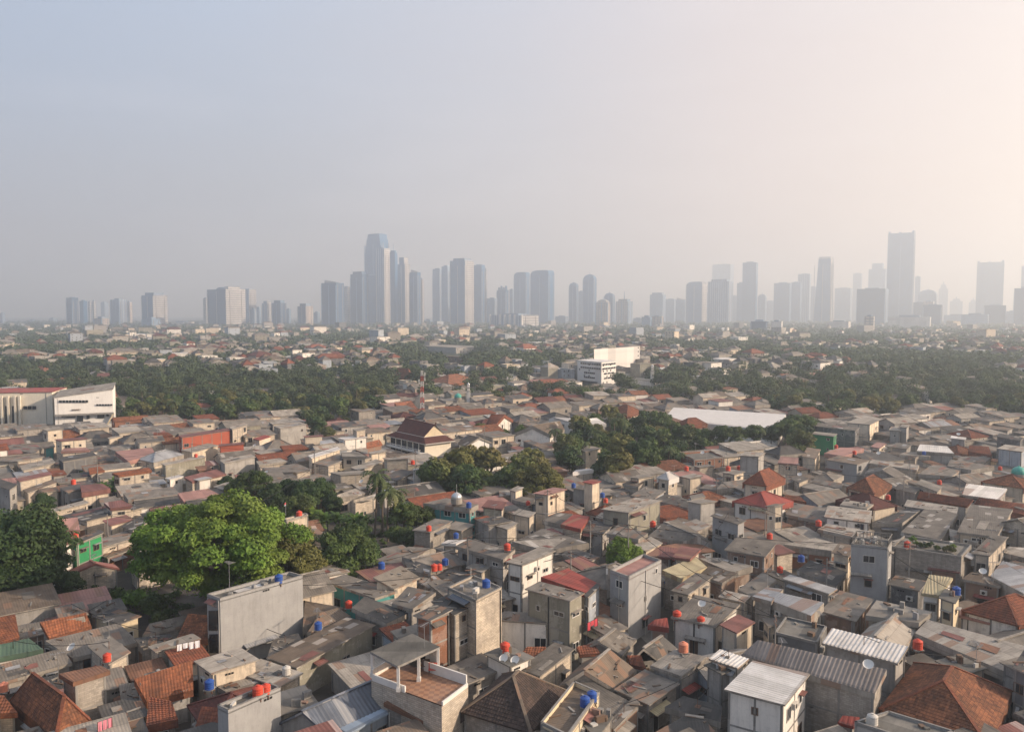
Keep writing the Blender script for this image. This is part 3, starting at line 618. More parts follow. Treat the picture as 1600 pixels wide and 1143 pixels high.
TABLE = '''
S a -60,640 115,588 90,450 -60,478 3.5/5.2 TO cr
S a -60,715 255,655 170,590 -60,640 3.2/3.8 GM wt
S a 290,592 540,520 505,440 235,495 3.5/5.3 TO bg
T a 540,460 700,510 835,468 4.2 AD cy w=1
S a 430,708 820,615 700,500 265,605 3.2/4.2 AS bg
S a -60,870 425,735 370,648 -60,760 3.3/4.3 AS bg
T a 517,640 640,745 772,678 5 AS bk w=0
S a 345,800 430,850 650,780 590,750 6.1 RU bg w=0
H a 60,960 330,1180 530,1075 3.5 TB bb r=2.6
S a -60,1040 105,1030 20,925 -60,925 4/5 TO bk w=0
S a 865,965 1140,895 1135,718 790,830 3.2/5.6 TO gr w=0
T a 870,640 915,672 1185,605 5 AL bk w=0
S a 830,635 1045,605 1000,565 790,590 4 AD bg
S a 1030,615 1225,600 1222,455 1110,445 3.5/5 TB bb
S a 840,575 1060,520 1130,445 880,505 3.6/4.4 AS bg
T a 1140,725 1245,800 1530,722 6 AL cr w=0
S a 1330,905 1560,840 1530,770 1270,870 4 AL gr
T a 1283,1000 1345,1030 1654,895 6.5 CO sl w=0 p=.35 k=tank
S a 1130,1180 1285,1180 1285,1000 1190,990 3/4.8 TR wt
S a 860,1110 1050,1070 1010,960 880,935 3/3.9 TR bg
S a 560,1200 900,1200 830,1020 650,1080 3.3/3.8 AD bg
S a 720,1010 840,1000 790,850 700,860 3.2/4 AS bg
G a 388,200 415,212 560,150 532,132 2.9/4.1 MM bk w=0
S a 180,1130 560,1100 520,1040 330,1060 3/3.6 TB bb
T a 1220,345 1297,372 1784,235 8.6 CO sl w=0 p=.4 n=cement_block
T b 62,705 240,765 705,520 4.6 AB og w=1
T b -120,790 135,880 280,805 4.3 AL bk w=0
S b 165,985 320,915 300,870 150,935 2.6/3.3 TR bg
G b 430,1170 830,985 690,840 270,1022 3.2/5 BL gr
S b 545,1150 825,1003 740,975 468,1108 3.4 LB bw
S b 985,1078 1115,955 915,875 752,970 3.8/4.4 RU bg
T b 925,455 1030,487 1160,435 8.5 AD br w=0
T b 1130,300 1298,378 1448,300 9.5 CC bk w=0 p=.3
T b 1035,375 1168,455 1295,400 8.3 AD bk w=1
S b 800,385 920,420 1060,320 895,285 6/7 AS gr
S b 815,300 968,232 855,162 690,232 5.3/7 AS cr
S b 700,355 835,310 520,212 415,255 5 AS tq w=2
S b 770,505 905,440 640,345 565,410 5/6 AD bg
S b 275,525 430,455 520,410 290,370 4/4.6 AB bg
S b 300,560 560,460 480,410 380,440 4.2/5 AB bg
S b 1250,860 1445,775 1330,675 1120,760 4 AS bg
T b 1340,680 1500,760 1640,700 4.8 CO wt
H b 1205,1025 1620,1150 1840,905 4 TD bg r=2.8
S b 1445,130 1530,95 1290,5 1180,55 4/4.6 AS bk
T b 1235,175 1330,205 1450,140 5 AL cr w=2
S b 900,190 1030,215 1035,165 860,110 5/5.6 AD bk
S b 700,130 850,170 1030,60 900,50 4.5/5.2 AS bk
T b 1050,60 1180,110 1250,70 4 AS bk
S b 1060,225 1240,275 1330,230 1150,180 3.6/4.2 AD bg
S b 60,720 270,600 250,560 100,600 3.4 AS bg
T c -40,140 60,162 258,80 8 AL wt w=3
T c 75,300 345,372 430,330 7.8 AS og w=2
T c -130,480 265,505 345,468 5 AS wt w=1
S c 440,325 520,275 330,180 170,230 7/7.6 RM bk
T c 425,335 447,350 522,285 7 AD bw w=2
T c 580,205 688,245 880,145 8.5 PM sl w=1 p=.45 n=slab_tower
S c 1000,240 1150,170 1080,110 885,190 5/5.6 YL bg
S c 1300,205 1420,165 1230,115 1100,120 5.5 AL bb
S c 1090,215 1240,265 1330,205 1160,165 5.2/5.8 AB bb
T c 935,310 1040,335 1185,240 6.5 AS bk w=2
S c 935,465 1205,520 1345,390 1080,335 5.3/6 AS wt w=2
T c 1222,510 1325,560 1435,495 5 MM cr w=2
S c 800,512 925,530 915,470 840,480 4/4.6 RM bb
G c 650,690 735,600 610,535 510,612 3.5/5 AS bg
G c 860,715 975,650 885,575 775,650 3.5/5.2 AD bg
T c 40,770 165,815 370,665 4.5 AS bk w=1
G c 600,885 735,780 575,655 425,780 3.6/5.8 AB bg
T c 600,890 810,985 990,865 4 AS bg
S c 560,1060 740,985 480,850 310,850 3.8/4.3 AS bg
S c 815,750 1000,815 1150,700 960,655 5/5.6 AL gr
T c 1250,892 1610,985 1757,800 6.5 WC wt w=2 n=white_roof_house
S c 1160,712 1330,768 1397,712 1225,655 6.5/6.6 WC wt w=0
T c 1130,745 1235,800 1400,740 6 CO gr w=0
S c 900,995 1230,1085 1240,990 1010,930 4/4.4 AD bk
G c 1240,1190 760,1190 1020,1045 1130,1060 3/4.4 AD bg
T c 170,1110 330,1190 515,930 5.5 AB cy w=0 p=.5
T c 420,1100 500,1180 600,1050 5 CO bg
T c 560,1090 600,1130 755,985 4 AS bb
S c 290,95 440,150 520,110 350,55 4.5 AD bg
S c 200,75 455,30 300,0 0,20 5/5.5 AL bk
T c 720,40 790,80 890,35 5 AL cr w=1
S c 780,105 940,115 1000,60 870,50 4.6/5.2 MM bb
S c 945,112 1050,125 1115,65 1000,45 6 MM cr
T c 1250,70 1495,110 1560,40 6 AS bb w=3
T c 1215,345 1370,380 1410,350 5.5 AL bk
S c 1330,305 1420,345 1560,250 1480,200 5/5.6 AS bg
S c 1415,345 1530,375 1600,300 1500,290 5.2 GC bg
S c 700,745 790,765 760,690 680,690 3.2/4 TR bg
S c 30,705 150,720 200,640 90,640 3.4/4.2 TO bg
S c 400,690 520,680 480,620 380,640 3.2/3.8 TR bg
S d 90,38 375,75 480,50 280,0 4.6 AL br w=1
T d 375,85 480,110 520,60 7 AB cr w=1
T d 490,45 705,65 730,25 10 CO sl w=1 p=.3 n=railed_tower
T d 725,60 1140,120 1200,50 7 CO bg w=0 p=.35 n=roof_garden_house
S d 940,182 1130,205 1140,168 955,148 5 MM bb
T d 705,270 895,312 940,268 6 AD gd w=0
S d 903,325 1010,340 1090,235 950,215 6.5/7.5 YL wt w=1
T d 1005,350 1105,385 1140,330 7 CO cy w=1
S d 1140,240 1370,285 1400,245 1200,200 5.5 AB bb
H d 1140,430 1480,520 1720,450 4.6 TR wt r=2.2
S d 1125,455 1310,500 1330,480 1130,425 4 PM wt
Q d 865,560 1440,805 1530,640 940,480 5/5.8 AL gd w=0
G d 800,650 900,520 780,420 632,580 4.6/6.2 AL gr
S d 575,455 890,500 970,435 640,365 5/5.5 CC bk
T d 308,430 520,490 625,370 5 AS bb w=1
S d -60,340 255,460 330,380 60,320 5/5.6 GC bg
S d 85,240 360,330 410,300 130,215 5.5 GC bg
S d 170,190 400,290 470,200 250,130 5/5.8 AD bg
S d 318,620 765,740 828,640 375,530 6.6/7.2 WC gr w=0
T d 40,565 290,628 345,530 6 CO gd w=0 p=.3
S d -160,690 630,918 700,775 -60,600 6/7.4 BC bg w=0 n=ribbed_hall
H d 655,1010 1300,1230 1440,905 4 TB gr r=2.7
T d 510,1095 900,1220 1100,1150 5 CO gr p=.3
S d 410,1085 505,1110 540,1055 440,1045 3.5/3.9 RM gr
T d 1200,90 1310,105 1418,5 7 AS bk w=2
S d 1310,225 1509,330 1560,180 1380,135 5/6 GC gr
S d 1380,85 1530,120 1540,60 1420,50 6 AL gr
T d 1440,760 1530,800 1600,700 7 AD gd w=1
S d 1440,1040 1560,1080 1600,900 1480,880 3.5/4.5 AD gd
S d 0,520 90,510 60,470 -40,470 4 AS bk
S d 250,1000 400,1020 380,930 260,900 3.2/3.6 AD bg
T e 440,820 470,842 650,775 6.5 AD gn w=2 n=green_house
T e 300,812 350,858 462,825 7 MM wt w=2
S e 360,755 500,750 485,670 330,690 5/6 PM cr
S e 365,832 470,815 440,760 350,765 5 MM cr
T e 555,822 605,870 865,800 5 AS bk w=1
T e 600,900 670,925 865,865 3.5 AB br w=0
T e 290,625 315,642 560,590 5 AL bk w=0
T e 375,662 540,695 900,612 5.5 AD bk w=0
S e 690,615 830,600 760,562 650,580 6/6.3 MM cr
S e 960,665 1175,625 1130,585 930,615 5/5.6 MM bb
S e 1150,575 1405,545 1300,492 1110,520 5.5/6.2 PM bb
S e 800,560 1140,540 1080,480 770,520 5/5.4 AS bk
T e 640,690 685,722 835,685 5 MM cr w=1
T e 760,728 830,755 940,700 6 AD bk w=1
T e 365,482 420,515 600,480 5.5 AD gr w=1
S e 510,520 690,490 640,460 500,470 5/5.5 MM cr
S e 0,577 160,560 120,525 -40,540 4 AS bk
T e -60,460 60,500 110,470 7 AD gr w=1
T e 95,430 120,447 330,400 5.4 MM bk w=0
T e 140,500 170,520 360,460 5 AB bk w=0
S e 740,410 950,380 930,360 700,395 6/6.4 TO bk
T e 690,440 755,452 1030,430 4.8 AS bk w=0
T e 1005,335 1030,347 1290,300 6 AL og w=1
T e 1030,425 1060,435 1150,415 5.5 WH wt w=1
S e 1200,450 1415,400 1350,370 1150,420 5/5.6 MM bk
T e 1112,160 1132,172 1448,125 8 MM tc w=1 n=terracotta_house
T e 1430,110 1450,122 1548,95 8.3 AL bk w=1
T e 1365,215 1372,226 1530,212 6 MM tc w=0
T e 1130,250 1200,266 1368,225 6 AL cr w=1
H e 860,310 960,332 1150,280 4.6 GC cr r=1.6
S e 800,320 970,275 950,235 720,260 5/5.6 PM cr
S e 740,262 835,235 800,210 670,240 5.5/6 AS bk
T e 360,300 390,325 610,290 6 AD dkk w=2
T e -20,320 110,322 280,295 5.5 AS bk
T e 120,350 140,380 350,335 5 AL bk w=0
T e 340,185 375,196 550,180 7 MM cr w=2
T e 260,120 290,130 400,120 7 AL cr w=1
T e 268,235 275,241 345,232 5.5 AS tq w=1
S e 560,395 655,380 620,352 550,365 5/5.6 TO bk
T e 668,175 680,181 760,170 6 AL cr w=1
T e 1370,315 1400,335 1600,300 6 AL gr w=2
S e 180,790 300,760 240,700 120,730 4/4.6 AS bk
S e 1060,720 1150,680 1080,650 1000,690 4/5 AD bk
T e 1330,480 1400,500 1500,470 5 AL bk
T e 1180,430 1240,442 1330,425 5.2 GC wt
S e 30,240 220,270 260,235 80,215 5/5.4 AS bk
S e 380,260 560,250 540,235 400,240 5.2 PM cr
S e 850,170 960,150 930,130 830,150 6/6.5 AD gr
S e 960,165 1080,160 1050,140 960,145 6/6.6 TR bk
S f 20,345 200,320 150,300 0,320 5/5.4 AL bk
T f 105,100 150,117 320,95 6.6 AL gr w=1
T f 295,163 302,170 420,163 6.2 MM cr w=0
T f -20,180 20,190 95,166 5.5 RM cr w=0
T f -20,262 30,277 170,257 5 AL cr w=0
T f 510,175 550,187 700,170 6 WH wt w=1
T f 600,120 625,132 690,120 8 CC bk w=1
S f 690,235 790,215 770,185 690,205 5/6.2 TO bb
T f 325,285 345,302 530,245 6 WH cr w=0
T f 340,330 450,352 610,300 5.5 AS bk w=1
S f 540,290 690,292 640,262 530,262 6 CC cr
T f 150,350 250,392 355,378 5 AS bk w=0
T f 700,265 715,277 820,260 6 AL cr w=1
T f 790,300 815,312 960,310 7 AL bk w=0
T f 590,360 640,378 800,330 5 AL bk w=0
T f 455,390 525,407 730,395 6 CC bk w=0
T f 230,440 370,472 520,432 5 AS bk w=0
T f 750,420 885,440 1000,390 5.6 AD bk w=0
T f 975,370 985,376 1035,368 7 WH wt w=0
T f 690,465 710,477 870,460 5 AL bk w=1
S f 500,552 680,522 620,490 510,530 4.6/5.2 AL bk
T f 765,500 800,527 900,500 5.2 GC gr
T f 880,500 900,517 1005,510 6 AB bb w=1
S f 620,577 740,545 760,520 610,562 4.6/5.2 GC bk
T f 30,360 90,392 240,395 5 AS bk w=0
S f 170,250 330,240 280,215 150,225 5/5.5 TR bk
S f 400,215 500,205 470,185 400,195 5.2 GC cr
S f 400,330 520,290 500,260 400,290 5.5 AS bk
S f 580,330 720,300 680,280 560,310 5 AB bk
T f 1090,320 1100,330 1150,320 4 AS bk
Q f 1045,582 1335,618 1390,590 1190,550 6/6.5 AS tq w=3 n=turquoise_hall
T f 975,750 1090,767 1230,702 6 AS bg w=1
T f 1165,735 1285,757 1368,725 5 AS bk w=1
T f 1375,685 1450,722 1600,700 6.4 AD gr w=1
T f 1450,710 1570,747 1640,715 6 AL bk w=1
S f 1410,605 1540,622 1565,575 1450,560 5/5.5 MM bk
S f 1245,850 1545,935 1620,870 1330,805 6/6.6 AS gr w=3
S f 1160,832 1250,837 1320,810 1200,812 5 WH bk
T f 175,690 190,700 325,665 7.5 CC cr w=2 p=.4
S f 190,762 440,782 380,740 210,740 5/5.4 AS bk
T f 265,797 320,812 440,777 4 AL cr w=0
S f 1520,540 1600,530 1600,500 1520,505 5 AL bk
T g 130,520 220,532 345,495 7.5 PM cr w=1 n=cube_house
T g 370,490 520,506 575,490 6.2 AS gr w=1
T g 440,450 500,463 560,445 8 RM cr w=0
T g 555,620 730,642 940,575 7 AL og w=1
T g 1085,570 1180,586 1285,570 7.2 CC gr w=0
T g 1240,660 1415,716 1465,700 8 AS sl w=2
H g 1375,575 1600,612 1760,570 6 RM wt r=1.9
H g 1440,460 1590,478 1710,432 7 TR cr r=2.4
T g 1415,285 1545,292 1585,275 8 AL gr w=0
H g 905,425 980,440 1045,420 6 WH bk r=1.2
T g 730,420 790,427 900,410 6 CC cr w=1
T g 1050,415 1110,430 1195,420 6 AL cr w=1
S g 740,535 880,560 960,505 830,480 5/5.4 AS bw
S g 880,565 1100,612 1110,560 960,525 5.2/6 AS gr
S g 305,715 430,745 485,665 385,652 5/5.4 RM bk
S g 190,690 330,720 380,650 280,640 5/5.3 AS wt
T g 400,742 570,775 640,718 5 AD gr w=1
S g 590,772 790,808 850,770 660,720 6/6.5 AS pk w=2
G g 850,790 1070,822 1160,790 950,700 5/6 AS gr
S g 1060,710 1160,762 1240,720 1150,680 5/5.5 AL bg
S g 40,810 250,872 480,830 190,740 5/5.5 AS bk
T g 0,650 110,672 150,650 6 AL cr w=1
S g 0,562 120,590 150,555 60,540 5 AS bk
T g -20,500 20,510 75,490 6.4 AL cr w=1
T g 380,240 460,262 560,240 5.4 CC cr w=1
G g 240,155 330,122 300,70 125,98 5/8 AB wt w=1
S g 380,390 510,372 480,365 400,375 5 WH bk
S g 520,670 650,700 690,660 560,640 5.2 AL bk
S g 1120,560 1210,540 1190,520 1110,535 5.4 CC cr
S g 1270,500 1400,480 1420,460 1310,460 5.3 AS bk
S g 1000,700 1080,720 1120,690 1040,670 5 AB bb
T g 1130,350 1170,360 1270,350 5.2 CC bk
T g 1310,390 1390,405 1460,385 6 CC cr
S g 1170,490 1290,500 1330,470 1210,465 5 AS bk
S g 690,460 790,480 830,450 740,440 5.4/5.8 AB bk
S g 1290,560 1400,590 1440,560 1330,530 5 AL bk
T h 280,100 550,130 575,115 7 AS gd w=2
T h 490,80 640,92 700,62 8 CC cr w=1
T h 270,150 415,166 435,150 6 CC gn w=1
S h 930,256 1165,273 1120,228 950,215 6/6.4 WC gr
T h 820,105 870,111 888,100 8 AL gr w=0
T h 755,125 830,131 842,115 7 AL gr
T h 1140,175 1235,187 1240,172 7 WH gr
T h 1360,115 1500,131 1535,120 6 AB gr
T h 1425,165 1580,192 1600,180 8 AD gd w=2
T h 1430,240 1590,262 1640,240 8 AL bw w=0
H h 490,490 665,528 775,470 5.5 TB cr r=2.2
G h 830,445 905,430 765,350 715,375 5/7 AS gr
T h 360,310 560,342 640,320 6.5 AB sl w=1
H h 1330,450 1600,492 1770,450 6 TB cr r=1.8
S h 1215,530 1455,563 1495,492 1240,460 6/6.4 WC gr
S h 930,552 1245,604 1285,560 950,508 5/6.2 TR gr
S h 1290,582 1600,655 1620,590 1320,548 5/6.2 TR gr
S h 650,715 850,622 990,600 840,705 5/5.5 AD gr
S h 830,762 1080,812 1190,650 1000,600 5/6 AS gr
S h 1180,762 1430,792 1530,620 1270,590 6.5/7 AS cr
S h 850,600 1180,650 1190,607 870,560 6/6.4 AL gr
T h 350,668 640,706 650,640 6.5 AL wt w=2
S h 110,652 360,702 400,620 110,570 5/5.8 AS bb
S h 310,745 620,812 650,760 370,710 5/5.4 AL bk
S h 205,480 400,527 410,490 250,455 5/5.4 AL bk
S h 250,450 460,492 470,460 300,430 5.3/5.8 AS bk
H h 270,430 410,442 475,410 5.6 AS bk r=1
T h 140,430 195,457 255,440 6 AS bk
S h 450,592 620,617 660,590 480,560 6 CC bk
T h 790,490 920,522 950,500 6 AD gr w=1
T h 925,460 1060,512 1090,480 6 CC bk w=1
S h 1120,350 1270,376 1415,350 1140,310 6/6.5 AS wt
S h 630,332 930,376 945,345 650,310 6/6.2 AL bk
T h -20,600 40,602 105,595 8 AS cr w=2
S h 100,552 240,577 200,540 110,530 5/5.5 TO bk
S h 1140,792 1310,832 1330,790 1130,740 5/5.4 AL gr
S h 940,400 1150,415 1240,350 1020,345 5.2/5.6 AS bk
S h 60,330 190,340 190,300 80,290 5.5/6 PM bk
T h 210,290 300,305 330,250 6 AB cr w=1
T h 640,230 700,240 740,210 6 PM cr
T h 770,230 870,245 900,225 6 AS gr w=1
S h 350,270 480,290 600,240 450,235 5.5/6 PM gr
S h 820,280 1010,290 1050,260 850,265 6 AL gr
S h 1250,260 1400,285 1380,230 1260,220 5.4/6.5 TR cr
S h 1170,330 1360,325 1400,290 1200,290 5.6 AS bk
S h 730,270 920,300 960,280 780,260 5.6/6 AB bk
H i -40,520 60,528 135,508 b575 TB cr r=2
H i 180,545 265,562 425,543 b605 TB cr r=3.5
H i 510,580 600,596 705,557 b620 AL wt r=3
S i 600,612 800,592 790,560 610,572 5/7.5 TM bb
S i 725,778 865,762 830,715 725,712 4/6 AB og
T i 785,322 885,330 970,318 b357 WH wt w=2
H i 1365,515 1470,524 1600,500 b550 TM wt r=3
T i 405,340 450,345 555,345 b372 CC wt w=2
T i 1155,418 1180,420 1210,416 b455 CC wt w=0
T i 738,462 745,467 815,462 b485 WH wt w=0
H j 795,602 965,615 1000,590 b665 TB wt r=6
H j 1050,628 1200,642 1415,622 b715 TB wt r=4
S j 895,802 1018,802 970,742 865,757 4/6.5 TO bb
S j 865,735 1000,730 995,695 870,695 4/6 TM cr
T j 705,297 765,302 800,292 b385 WH bw w=2
T j 575,785 620,825 690,815 b870 AS cr w=1
T j 705,800 735,830 805,820 b880 AS bw w=1
T j 500,885 512,892 715,868 b955 AD og w=0
T j 1365,842 1376,848 1440,800 b880 CC tq w=0
G j 1440,880 1500,892 1555,830 1470,828 6/8.5 TR wt
T j 160,465 185,470 255,462 b525 WH wt w=1
T j 440,470 485,475 562,480 b525 AL cr w=1
H j 865,455 910,462 970,452 b490 AL wt r=2
H j 1015,488 1070,494 1115,484 b520 AB cr r=2
T j 690,440 740,445 825,437 b475 AL wt w=1
T j 1015,390 1250,412 1440,405 b450 CC gr w=2
T j 1195,465 1280,470 1295,462 b528 AB bb w=2
T j 1378,432 1396,490 1475,488 b492 WH wt w=0
T j 1510,425 1512,486 1595,482 b489 WH wt w=0
G j 1520,610 1600,618 1640,580 1560,575 5/7 AL wt
T k 510,425 637,412 803,402 b600 CC fhh w=0 n=office_block
T k 405,490 560,503 655,470 b650 WH fhh w=3 n=office_block
T k 135,540 275,553 395,545 b622 WH bw w=1
H k -20,612 60,625 178,600 b655 AL cr r=3
T k 265,638 300,645 442,628 b690 AL wt w=0
T k 750,602 880,622 932,610 b655 CC wt w=1
T k 1005,478 1115,484 1180,470 b552 AL gr w=0
H k 1110,475 1165,480 1220,470 b545 AL gr r=3
T k 1245,472 1330,487 1412,476 b565 WH wt w=3
T k 1050,642 1130,648 1160,640 b700 WH bw w=0
H k 600,812 720,852 832,822 5 TO cr r=3
S k 230,857 410,890 430,855 260,845 6/7 WH wt
S k 470,890 590,887 530,850 470,855 6/7.5 WH wt
T k 255,800 330,803 440,782 b842 AL wt w=3
S k 948,857 1665,933 1712,828 1010,785 5.2/6.7 WH wt w=0 n=warehouse
T k 405,700 470,705 500,695 b745 AB gr w=0
T k 95,705 110,710 165,702 b755 TO cr w=1
H l 45,425 160,437 245,425 b480 TO cr r=2.5
G l -20,500 5,500 60,500 35,458 5/8 AD wt
H l 60,495 200,500 240,480 b530 AD gr r=3
T l 850,682 935,698 965,685 b745 AL wt w=1
T l 960,692 1010,703 1042,672 b765 WH wt w=2
H l 715,740 760,745 805,725 b765 AD wt r=3
H l 1075,780 1130,785 1200,770 b815 TR wt r=3
T l 300,805 390,815 405,800 b845 AL wt w=1
T l 415,805 500,812 512,790 b855 AL cr w=0
T l 600,785 660,792 688,775 b820 CC wt w=1
T l 1230,825 1290,832 1302,822 b865 WH gr w=0
H i 420,560 540,570 620,540 b590 AD gr r=2
T i 330,700 400,705 430,690 b720 AL wt w=1
'''
MATS['dkk'] = MATS['gd']; WALLW['dkk'] = 'dark open'  # dark solid walls painted for the shade inside an open sided house
MATS['fhh'] = MATS['fh']; WALLW['fhh'] = 'white'
NAMED = {}; ALLNAMED = []; SHOWN = []
def solve_base(u, vt, vb):
    g = P(u, vb, 0); return at_dist(u, vt, g.y).z
def read_table():
    for line in TABLE.strip().splitlines():
        tk = line.split(); kind, reg = tk[0], tk[1]; i = 2; pts = []
        while ',' in tk[i]:
            pts.append(tuple(float(a) for a in tk[i].split(','))); i += 1
        z = tk[i]; rm, wm = tk[i+1], tk[i+2]; op = dict(a.split('=') for a in tk[i+3:])
        pp = [px(reg, *p) for p in pts]
        if z[0] == 'b':
            vb = px(reg, 0, float(z[1:]))[1]; z0 = z1 = solve_base(pp[1][0], pp[1][1], vb)
        elif '/' in z: z0, z1 = (float(a) for a in z.split('/'))
        else: z0 = z1 = float(z)
        if reg in 'abcdefgh' and rm[0] == 'A' and 'n' not in op and 'p' not in op and z0 < 6.6 and op.get('w', '0') != '3': z0 *= .84; z1 *= .86
        if len(pp) == 3:
            L, N, Rr = (P(*p, z0) for p in pp)
            # keep corners from running off to infinity at grazing angles
            if z[0] == 'b':
                for k_, q_ in ((0, L), (2, Rr)):
                    if abs(q_.y-N.y) > .35*N.y: 
                        pass
                def near_pt(pq, uu, vv):
                    m = 1.6*abs(uu-pp[1][0])/F*N.y+4
                    if (pq-N).length > m or pq.y < 0:
                        yy = N.y+m*.8*(1 if vv <= pp[1][1]+.2 else -1)
                        return Vector(((uu-800)/F*yy, yy, z0))
                    return pq
                L = near_pt(L, *pp[0]); Rr = near_pt(Rr, *pp[2])
            q = [L, N, Rr, L+Rr-N]
        else:
            q = [P(*pp[0], z0), P(*pp[1], z0), P(*pp[2], z1), P(*pp[3], z1)]
        kd = {'T': 'S', 'Q': 'S'}.get(kind, kind)
        if kind == 'S' and 0: pass
        kw = {}
        if wm == 'sl': kw['frames'] = False
        if 'w' in op: kw['win'] = int(op['w'])
        if 'p' in op: kw['parapet'] = float(op['p'])
        if 'r' in op: kw['rise'] = float(op['r'])
        nm = op.get('n'); cat = 'house'
        c = sum(q, Vector())/4
        if kd == 'S' and not kw.get('parapet') and rm[0] in 'A' and kind == 'T':   # slight lean of the sheet
            t = rng.uniform(.2, .6); q[2] = q[2]+Vector((0, 0, t*.6)); q[3] = q[3]+Vector((0, 0, t*.6))
        root = make_house(q, kd, rm, wm, defer=nm is None, **kw)
        if op.get('w', '0') != '0' or nm: SHOWN.append(q)
        if nm: NAMED.setdefault(nm, (root, q)); ALLNAMED.append((nm, root, q))
read_table()
# ------------------------------------------------ special buildings of the quarter
def on_wall(u, v, A, B, off=.06):
    d = ray(u, v); n = Vector((B.y-A.y, -(B.x-A.x), 0)).normalized()
    if n.dot(Vector((0, 0, HC))-A) < 0: n = -n
    t = (A-Vector((0, 0, HC))).dot(n)/d.dot(n); return Vector((0, 0, HC))+d*t+n*off
def wall_patch(root, name, A, B, u0, v0, u1, v1, m='glass', n=1):
    o = MB(); off = .06
    for i in range(n):
        a0 = u0+(u1-u0)*(i+.08)/n if n > 1 else u0; a1 = u0+(u1-u0)*(i+.92)/n if n > 1 else u1
        p = [on_wall(a0, v1, A, B, off), on_wall(a1, v1, A, B, off), on_wall(a1, v0, A, B, off), on_wall(a0, v0, A, B, off)]
        nn = (p[1]-p[0]).cross(p[2]-p[0]).normalized()
        o.box(sum(p, Vector())/4, (p[1]-p[0])/2, (p[3]-p[0])/2, nn*.05, m)
    return o.build(name, root)
def reg_roof(q, root, kind='S'):
    c = sum(q, Vector())/4
    HOUSES.append((root, [(p.x, p.y) for p in q], [proj(p) for p in q], c, q)); ROOFS.append(([proj(p) for p in q], q, kind))
def B_(x, y, z): return P(*px('b', x, y), z)
def terrace_house():
    L, N, Rr = B_(680, 830, 6), B_(1095, 985, 6), B_(1250, 868, 6); Fa = L+Rr-N
    root = empty('terrace_house', ((L.x+Rr.x)/2, (L.y+Rr.y)/2, 0))
    tag(root, 'white house with roofed open terrace on white posts and terracotta tile floor', 'house', GROUPH)
    q = [L, N, Rr, Fa]
    if not ccw(q): q = q[::-1]
    b = MB()
    for i in range(4):
        a, c = q[i], q[(i+1) % 4]
        b.poly([(a.x, a.y, 0), (c.x, c.y, 0), c-Vector((0, 0, .1)), a-Vector((0, 0, .1))], 'bk')
    b.build('wall', root)
    f = MB(); f.poly(q, 'TF'); f.build('floor', root)
    par = MB()
    def pw(a, c, h, m='white'):
        d = (c-a).normalized(); n = Vector((d.y, -d.x, 0))
        par.box((a+c)/2+Vector((0, 0, h/2-.05)), (c-a)/2, n*.08, Vector((0, 0, h/2+.05)), m)
    pw(L+(N-L)*.02, L+(N-L)*.5, .55); pw(Rr+(Fa-Rr)*.02, Rr+(Fa-Rr)*.62, 1.0); pw(L+(Fa-L)*.03, Fa, .9, 'wt'); pw(N+(Rr-N)*.02, N+(Rr-N)*.97, .3)
    par.build('parapet', root)
    cl, cn, cr_ = B_(672, 668, 8.55), B_(835, 755, 8.55), B_(1085, 640, 8.55); cf = cl+cr_-cn
    cq = [cl, cn, cr_, cf]
    if not ccw(cq): cq = cq[::-1]
    cb = MB(); cb.poly(cq, 'CO'); dn = Vector((0, 0, -.22)); cb.poly([p+dn for p in cq][::-1], 'gr')
    for i in range(4):
        a, c = cq[i], cq[(i+1) % 4]; cb.poly([a+dn, c+dn, c, a], 'col')
    cb.build('canopy', root)
    cc = sum(cq, Vector())/4
    for p in [cl, cn, cr_, cf, (cn+cr_)/2]:
        p = p+(cc-p)*.06; o = MB(); o.box(Vector((p.x, p.y, 7.15)), (.14, 0, 0), (0, .14, 0), (0, 0, 1.18), 'white'); o.box(Vector((p.x, p.y, 6.2)), (.2, 0, 0), (0, .2, 0), (0, 0, .2), 'white'); o.build('post', root)
    bk = MB(); a, c = cf+(cr_-cf)*.1, cr_+(cc-cr_)*.05; d = (c-a).normalized(); n = Vector((d.y, -d.x, 0))
    bk.box((a+c)/2-Vector((0, 0, 1.4)), (c-a)/2, n*.07, (0, 0, 1.17), 'wt'); bk.build('back_wall', root)
    dr = MB(); m_ = a+(c-a)*.35-Vector((0, 0, 1.45)); s_ = 1 if n.dot(Vector((0, 0, HC))-m_) > 0 else -1
    dr.box(m_+n*.1*s_, d*.5, n*.04, (0, 0, 1.05), 'dark'); dr.build('door', root)
    reg_roof([L, N, Rr, Fa], root); reg_roof([cl, cn, cr_, cf], root)
    # shaded things standing in the back of the terrace
    for k, (fx, cc_) in enumerate(((.55, 'wood'), (.8, 'redp'))):
        p = cf+(cr_-cf)*fx+(cc-cf)*.3; o = MB()
        for sx in (-.35, .35):
            for sy in (-.2, .2): o.box(Vector((p.x+sx, p.y+sy, 6.22)), (.03, 0, 0), (0, .03, 0), (0, 0, .22), 'wood')
        o.box(Vector((p.x, p.y, 6.46)), (.42, 0, 0), (0, .26, 0), (0, 0, .03), cc_); o.box(Vector((p.x, p.y+.24, 6.75)), (.42, 0, 0), (0, .03, 0), (0, 0, .27), cc_)
        t = o.build('bench', loc=(p.x, p.y, 6)); tag(t, ('brown' if k == 0 else 'reddish')+' bench in the shade at the back of the terrace', 'bench')
terrace_house()
